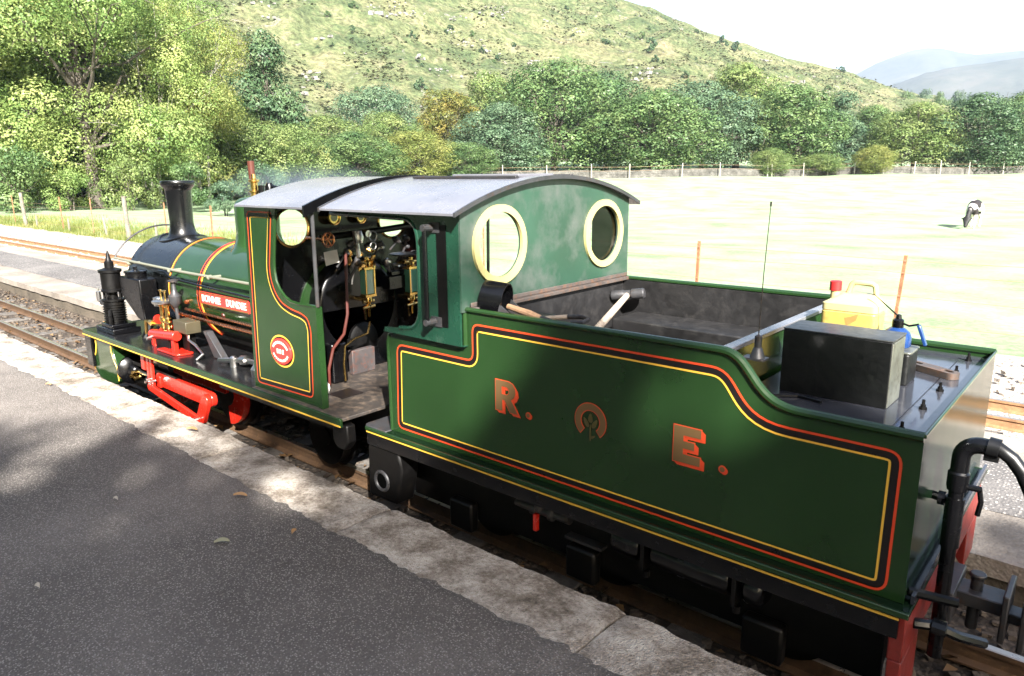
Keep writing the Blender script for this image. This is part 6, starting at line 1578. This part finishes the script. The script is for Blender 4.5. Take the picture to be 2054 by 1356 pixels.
# row along the far wall
ROW = [
 ('sycamore_tree', 0, 660, 74, 228, 88, 'rounded light green tree left of the orange one', 'lime'),
 ('sycamore_tree', 2, 760, 112, 168, 78, 'dark bluish tree higher on the slope', 'blue'),
 ('sycamore_tree', 0, 785, 86, 222, 58, 'small bright green tree below the dark bluish one', 'lime'),
 ('hawthorn', 2, 830, 74, 262, 72, 'pale yellow bushy tree above the cab roof', 'pale'),
 ('beech_tree', 1, 905, 90, 176, 62, 'orange tinted autumn tree in the row', 'autumn'),
 ('sycamore_tree', 1, 992, 96, 142, 62, 'tall light green tree right behind the orange one', 'lime'),
 ('sycamore_tree', 0, 1000, 84, 205, 78, 'grey green broad tree right of the orange one', 'blue'),
 ('oak_tree', 2, 1110, 90, 120, 118, 'largest green tree above the cab rear', 'mid'),
 ('oak_tree', 0, 1215, 104, 140, 90, 'dark tree in the gap behind the two biggest', 'dark'),
 ('sycamore_tree', 2, 1305, 86, 178, 108, 'broad bright green tree right of the cab', 'mid'),
 ('oak_tree', 0, 1405, 92, 160, 92, 'bluish dark round tree in the middle of the row', 'blue'),
 ('sycamore_tree', 1, 1475, 104, 122, 82, 'tall light topped tree standing highest right of centre', 'lime'),
 ('oak_tree', 1, 1590, 90, 166, 82, 'dark olive tree with uneven crown right of the tall one', 'mid'),
 ('sycamore_tree', 3, 1672, 94, 188, 60, 'narrow green tree right of the olive one', 'blue'),
 ('sycamore_tree', 1, 1742, 98, 208, 55, 'small rounded tree before the gap to the mountain', 'mid'),
 ('oak_tree', 0, 1830, 88, 204, 72, 'green tree under the mountain ridge', 'lime'),
 ('oak_tree', 2, 1955, 86, 186, 88, 'dark spreading tree above the cow', 'dark'),
 ('oak_tree', 0, 2062, 90, 180, 84, 'dark green tree cut by the right edge', 'mid'),
 ('hawthorn', 2, 1545, 80, 296, 34, 'little light bush at the wall below the dark olive tree', 'lime'),
 ('hawthorn', 2, 1752, 80, 290, 34, 'little pale bush at the wall below the small rounded tree', 'pale'),
 ('hawthorn', 0, 1640, 81, 308, 40, 'low green bush at the wall between two larger trees', 'lime'),
 ('sycamore_tree', 0, 715, 66, 262, 80, 'leafy green tree over the front cab roof', 'mid'),
 ('hawthorn', 2, 930, 78, 285, 60, 'low mixed green bush under the orange tree', 'mid'),
]
for nm, k, u, d, tv, rp, lab, mt in ROW:
    place(nm, FAR[k], u, d, tv, rp, lab, LF[mt], rx0=(5.2, 4.6, 5.6, 4.2)[k] * 0.78, h0=11.6)
# far wood down the valley and scrub on the hill
for i, (u, d, tv, rp) in enumerate(((1800, 300, 176, 26), (1835, 310, 172, 28), (1868, 290, 178, 24), (1900, 300, 176, 28), (1940, 270, 184, 26), (1995, 280, 190, 30), (2040, 240, 172, 40), (1770, 320, 184, 20))):
    place('valley_tree', FAR[i % 3], u, d, tv, rp, 'hazy tree of the far wood down the valley', LF['blue' if i % 2 else 'mid'], group='trees of the far wood down the valley', rx0=5.4, h0=12)
SH = make_tree(51, 3, 1.9, 900, 0.42, LF['dark'], M['bark'], 0.02, 9, 0.8, trunk_r=0.06)
def hill_spot(u, v):
    """march down the line of sight to the hillside"""
    best = None
    for s in np.linspace(0.02, 1.0, 160):
        p = hill_pt(u, s); q = Vector(p) - CAM; z = q.dot(FW); vv = 678 - 1441.54 * q.dot(U2) / z
        if best is None or abs(vv - v) < best[0]: best = (abs(vv - v), p, z)
    return best[1], best[2]
named = [(1435, 92, 13, 'dark shrub alone on the hill skyline'), (1462, 98, 11, 'thin shrub just right of the skyline shrub'), (850, 178, 15, 'dark round shrub on the slope left of the tall tree'), (1300, 103, 16, 'wide dark shrub in the middle of the slope'), (1670, 148, 9, 'small shrub at the right foot of the skyline')]
for u, v, rp, lab in named:
    p, z = hill_spot(u, v); k = rp / 1441.54 * z / 1.9
    plant_tree('hill_shrub', SH, (p[0], p[1], p[2] - 0.3), (k, k, k * 1.1), rt_.uniform(0, 6), lab, 'shrub')
for i in range(70):
    u = rt_.uniform(560, 1680); v0, D_ = crest_at(u); v = rt_.uniform(max(4, v0 + 14), 225)
    p, z = hill_spot(u, v); k = rt_.uniform(3.5, 10) / 1441.54 * z / 1.9
    plant_tree('hill_shrub', SH, (p[0], p[1], p[2] - 0.2), (k, k, k * rt_.uniform(0.7, 1.1)), rt_.uniform(0, 6), 'small dark shrub scattered on the open hillside', 'shrub', 'scattered hillside shrubs', LF['dark' if i % 3 else 'mid'])
# outcrops of pale rock on the hillside
sp = []
for i in range(240):
    cu, cv = rt_.uniform(430, 1660), None
    v0, D_ = crest_at(cu); cv = rt_.uniform(max(0, v0 + 4), 240)
    if noise.noise(Vector((cu * 0.012, cv * 0.02, 4.0))) < 0.10: continue
    p, z = hill_spot(cu, cv); rs = rt_.uniform(0.2, 0.7)
    for _ in range(9): sp.append((p[0] + rt_.gauss(0, 2.2), p[1] + rt_.gauss(0, 2.2), p[2] - 0.05 + rt_.uniform(-.3, .5), rs * rt_.uniform(0.4, 1.2)))
BK = mat_leaf('bracken_and_heather', [(0.045, 0.060, 0.026), (0.075, 0.088, 0.038), (0.115, 0.105, 0.052), (0.150, 0.118, 0.066)], 0.2)
P = []
while len(P) < 13000:
    u_ = rt_.uniform(380, 1800); s_ = rt_.random() ** 0.8 * 0.98
    q = hill_pt(u_, s_)
    if noise.noise(Vector((q[0] * 0.05, q[1] * 0.05, 2.0))) < -0.05: continue
    P.append((q[0] + rt_.gauss(0, 0.8), q[1] + rt_.gauss(0, 0.8), q[2] + rt_.uniform(0.0, 0.6)))
P = np.array(P); rgb = np.random.default_rng(3)
bk = link('hillside_bracken', leaf_cards('hillside_bracken', P, np.tile(np.array([[0.0, 0, 1.0]]), (len(P), 1)), 0.95, rgb, BK, 0.9))
tag(bk, 'low bracken and heather covering the hillside', 'bracken', kind='stuff')
M['crag'] = mat_ground('pale_crag', [(0.12, 0.115, 0.10), (0.19, 0.18, 0.165), (0.27, 0.255, 0.235)], scale=0.6, fine=3.0, bump=0.8, bdist=0.3)
tag(scatter_stones('crag_rocks', sp, M['crag'], 9), 'pale rock outcrops breaking through the hillside', 'rocks', kind='stuff')
# trees on the near side of the line: two unseen at the rear end, crowns shaped to place sun patches, an unseen belt added behind to dim sky light
HS = Vector((-TO_SUN_H.y, TO_SUN_H.x, 0)).normalized()
US = TO_SUN.cross(HS)
if US.z < 0: US = -US
def sunab(p): p = Vector(p); return p.dot(HS), p.dot(US)
gaps = []  # sun-space spots where crown leaves are left out to light chosen places
for x, z, r_ in ((-1.86, 0.50, 0.27), (-1.76, 0.58, 0.27), (-1.62, 0.66, 0.25), (-1.49, 0.76, 0.22), (-1.38, 0.88, 0.19), (-0.54, 0.89, 0.15), (-0.44, 0.83, 0.11), (-1.06, 0.90, 0.05), (-0.80, 0.95, 0.03)):
    gaps.append((*sunab((x, -0.51, z)), r_))
for y, z, r_ in ((0.12, 1.28, 0.2), (-0.08, 1.08, 0.13), (0.42, 1.05, 0.12)): gaps.append((*sunab((-1.442, y, z)), r_))
def plat_pt(u, v):
    r = ray(u, v); return CAM + r * ((HP - CAM.z) / r.z)
for u, v, r_ in ((580, 985, 0.12), (555, 960, 0.08), (455, 905, 0.13), (360, 860, 0.16), (250, 800, 0.2), (140, 755, 0.28), (60, 705, 0.3), (700, 1000, 0.10), (545, 985, 0.10), (480, 870, 0.14), (640, 1000, 0.10), (120, 900, 0.18), (30, 960, 0.16), (330, 1120, 0.10), (500, 1130, 0.07), (180, 1075, 0.09), (280, 960, 0.10), (60, 830, 0.16), (170, 870, 0.12), (720, 1190, 0.07), (420, 960, 0.08), (330, 1000, 0.05), (900, 1090, 0.05), (250, 1040, 0.06)):
    gaps.append((*sunab(plat_pt(u, v)), r_))
gaps = np.array(gaps)
def shade_tree(name, a0, a1, base, seed, nl, nleaf, label):
    rg = np.random.default_rng(seed); lobes = []
    while len(lobes) < nl:
        a = rg.uniform(a0, a1); top_ = float(np.interp(a, [-7.5, -4, -2.6, -2.0, -1.5, -1.0, -0.45], [2.0, 2.0, 1.9, 1.6, 1.5, 1.4, 1.2]))
        b = top_ - rg.random() * 4.6
        if b < -3.4: continue
        t = 14.5 + rg.uniform(-2.2, 2.2); r_ = rg.uniform(0.35, 0.75)
        p = HS * a + US * (b - r_ * 0.75) + TO_SUN * t
        lobes.append((p.x, p.y, p.z, r_))
    if a1 > -1:
        for a in np.arange(-1.7, -0.5, 0.17):
            for b in np.arange(-0.3, 1.15, 0.17):
                p = HS * (a + rg.uniform(-.08, .08)) + US * (b + rg.uniform(-.08, .08)) + TO_SUN * (14.5 + rg.uniform(-1.6, 1.6)); lobes.append((p.x, p.y, p.z, rg.uniform(0.22, 0.34)))
    if a1 > -1:
        for k in range(44):
            p = HS * rg.uniform(-0.4, 2.0) + US * rg.uniform(-1.2, 0.25) + TO_SUN * (15 + rg.uniform(-1.5, 1.5)); lobes.append((p.x, p.y, p.z, rg.uniform(0.24, 0.46)))
    P, d, ph = crown_points(rg, lobes, nleaf, shell=(0.25, 1.05), flat=0.85)
    A = P @ np.array(HS); B = P @ np.array(US)
    keep = np.ones(len(P), bool)
    keep &= (A < -0.36) | (B < 0.42)
    for k, (ga, gb, gr) in enumerate(gaps):
        soft = k >= 12          # ragged, thinner openings over the platform
        wob = 1 + 0.35 * np.sin(3 * np.arctan2(B - gb, A - ga) + k * 1.9) + 0.2 * np.sin(7 * np.arctan2(B - gb, A - ga) + k)
        lim = gr * (wob * rg.uniform(0.3, 1.5, len(P)) if soft else rg.uniform(0.9, 1.15, len(P)))
        keep &= ((A - ga) ** 2 + (B - gb) ** 2) > lim ** 2
    P = P[keep]; d = d[keep]
    cen = np.array([l[:3] for l in lobes]).mean(0); base = (float(cen[0]) + 0.3, float(cen[1]) - 0.3, -0.2)
    o = thing(name, base, label, 'tree')
    me = leaf_cards('crown', P - np.array(base), d, 0.16, rg, LF['ash'])
    link('crown', me, o)
    mb = MB(); cen = Vector(np.array([l[:3] for l in lobes]).mean(0)); bs_ = Vector(base)
    fork = bs_.lerp(cen, 0.55); mb.tube([bs_ - Vector((0, 0, 0.3)), bs_.lerp(fork, 0.5) + Vector((0.1, -0.1, 0)), fork, cen], [0.30, 0.22, 0.17, 0.07], 10)
    for l in lobes[::2]: mb.tube([fork, fork.lerp(Vector(l[:3]), 0.5) + Vector((0, 0, -0.2)), Vector(l[:3])], [0.07, 0.045, 0.015], 6)
    mb.build('trunk', M['bark'], o)
shade_tree('platform_tree', -3.2, -0.5, (9.9, -7.0, -0.2), 61, 46, 60000, 'leafy tree beside the platform behind the viewpoint, crown shaped to place sun patches')
shade_tree('platform_tree', -7.4, -3.0, (8.2, -10.6, -0.2), 62, 54, 26000, 'leafy tree further back from the platform behind the viewpoint, crown shaped to place sun patches')
for i, (x, y, s_, sz) in enumerate(((-24, -12.5, 0.9, 0.75), (-17.5, -11, 0.85, 0.72), (-11.5, -12.5, 0.9, 0.78), (-6.0, -11.0, 0.85, 0.72), (-1.0, -12.0, 0.85, 0.74), (4.2, -11.5, 0.8, 0.70), (11.5, -16, 0.9, 0.62))):
    plant_tree('added_belt_tree', NEAR[i % 3], (x, y, -0.2), (s_, s_, sz), i * 1.3, 'leafy tree added to dim sky light in the wooded belt behind the near platform', 'tree', 'wooded belt behind the near platform', LF['mid'])

# ------------------------------------------------------------------ rough grass by the fence and litter on the ballast
M['grass'] = mat_leaf('rough_grass', [(0.06, 0.10, 0.02), (0.12, 0.15, 0.035), (0.20, 0.20, 0.06), (0.30, 0.26, 0.11)], 0.3)
def blades(name, spots, h, mat, seed):
    rg = np.random.default_rng(seed); n = len(spots); P = np.array(spots)
    a = rg.uniform(0, 6.28, n); L = h * rg.uniform(0.5, 1.4, n); le = rg.uniform(0.1, 0.5, n) * L
    dx, dy = np.cos(a), np.sin(a); w_ = 0.006 + 0.004 * rg.random(n)
    V = np.stack([P + np.stack([-dy * w_, dx * w_, 0 * a], 1), P + np.stack([dy * w_, -dx * w_, 0 * a], 1), P + np.stack([dx * le, dy * le, L], 1)], 1).reshape(-1, 3)
    me = bpy.data.meshes.new(name); me.from_pydata(V.tolist(), [], np.arange(n * 3).reshape(n, 3).tolist()); me.materials.append(mat)
    return link(name, me)
rg = np.random.default_rng(17); sp = []
while len(sp) < 26000:
    x = rg.uniform(-36, -11); y = 4.85 + abs(rg.normal()) * 1.6
    if rg.random() > 0.35 + 0.65 * (noise.noise(Vector((x * 0.8, y * 0.8, 1.0))) > -0.1): continue
    sp.append((x, y, gz(x, y) - 0.01))
tag(blades('rough_grass', sp, 0.15, M['grass'], 5), 'rough pale grass growing along the line-side fence', 'grass', kind='stuff')
rg = np.random.default_rng(23); P = np.stack([rg.uniform(-14, 1.2, 700), rg.uniform(-0.58, 0.58, 700), np.full(700, -0.055)], 1)
M['litter'] = mat_leaf('leaf_litter', [(0.10, 0.055, 0.025), (0.19, 0.11, 0.05), (0.30, 0.20, 0.10)], 0.1)
lt = link('leaf_litter', leaf_cards('leaf_litter', P, np.tile(np.array([[0, 0, 2.0]]), (700, 1)), 0.05, rg, M['litter']))
tag(lt, 'brown fallen leaves caught among the ballast of the near track', 'leaves', kind='stuff')

# ------------------------------------------------------------------ thin chimney smoke and valley haze
def vol_mat(name, dens, col, aniso=0.0):
    mt = bpy.data.materials.new(name); mt.use_nodes = True; nt = mt.node_tree
    nt.nodes.remove(nt.nodes['Principled BSDF'])
    pv = nt.nodes.new('ShaderNodeVolumePrincipled'); pv.inputs['Color'].default_value = (*col, 1); pv.inputs['Density'].default_value = dens; pv.inputs['Anisotropy'].default_value = aniso
    nt.links.new(pv.outputs[0], nt.nodes['Material Output'].inputs['Volume'])
    return mt
HAZE = True
if HAZE:
    mb = MB(); mb.box((-6500, -60, -6), (1500, 6500, 1100))
    hz = mb.build('haze', None, None, smooth=0); hz.data.materials.append(vol_mat('valley_haze', 0.00012, (0.64, 0.78, 1.0)))
    tag(hz, kind='stuff')
    hz.visible_shadow = True

# thin blue smoke drifting from the chimney
mt = bpy.data.materials.new('thin_blue_smoke'); mt.use_nodes = True; nt = mt.node_tree; nt.nodes.remove(nt.nodes['Principled BSDF'])
pv = nt.nodes.new('ShaderNodeVolumePrincipled'); pv.inputs['Color'].default_value = (0.62, 0.78, 0.95, 1)
tc = N(nt, 'ShaderNodeTexCoord'); gr_ = N(nt, 'ShaderNodeTexGradient', _gradient_type='SPHERICAL'); nt.links.new(tc.outputs['Object'], gr_.inputs['Vector'])
nz_ = N(nt, 'ShaderNodeTexNoise', Scale=2.5, Detail=3.0); nt.links.new(tc.outputs['Object'], nz_.inputs['Vector'])
mu = N(nt, 'ShaderNodeMath', _operation='MULTIPLY'); nt.links.new(gr_.outputs['Fac'], mu.inputs[0]); nt.links.new(nz_.outputs['Fac'], mu.inputs[1])
m3_ = N(nt, 'ShaderNodeMath', _operation='MULTIPLY'); m3_.inputs[1].default_value = 0.6; nt.links.new(mu.outputs[0], m3_.inputs[0]); nt.links.new(m3_.outputs[0], pv.inputs['Density'])
nt.links.new(pv.outputs[0], nt.nodes['Material Output'].inputs['Volume'])
mb = MB(); mb.lathe([(0.02, -1.0), (0.5, -0.86), (0.86, -0.5), (1.0, 0), (0.86, 0.5), (0.5, 0.86), (0.02, 1.0)], (0, 0, 0), (0, 0, 1), 20)
smk = mb.build('chimney_smoke', mt, None, local=True); smk.location = (-4.25, 0.75, 1.40); smk.scale = (0.75, 0.6, 0.16)
tag(smk, 'thin bluish smoke drifting behind the black chimney', 'smoke', kind='stuff')
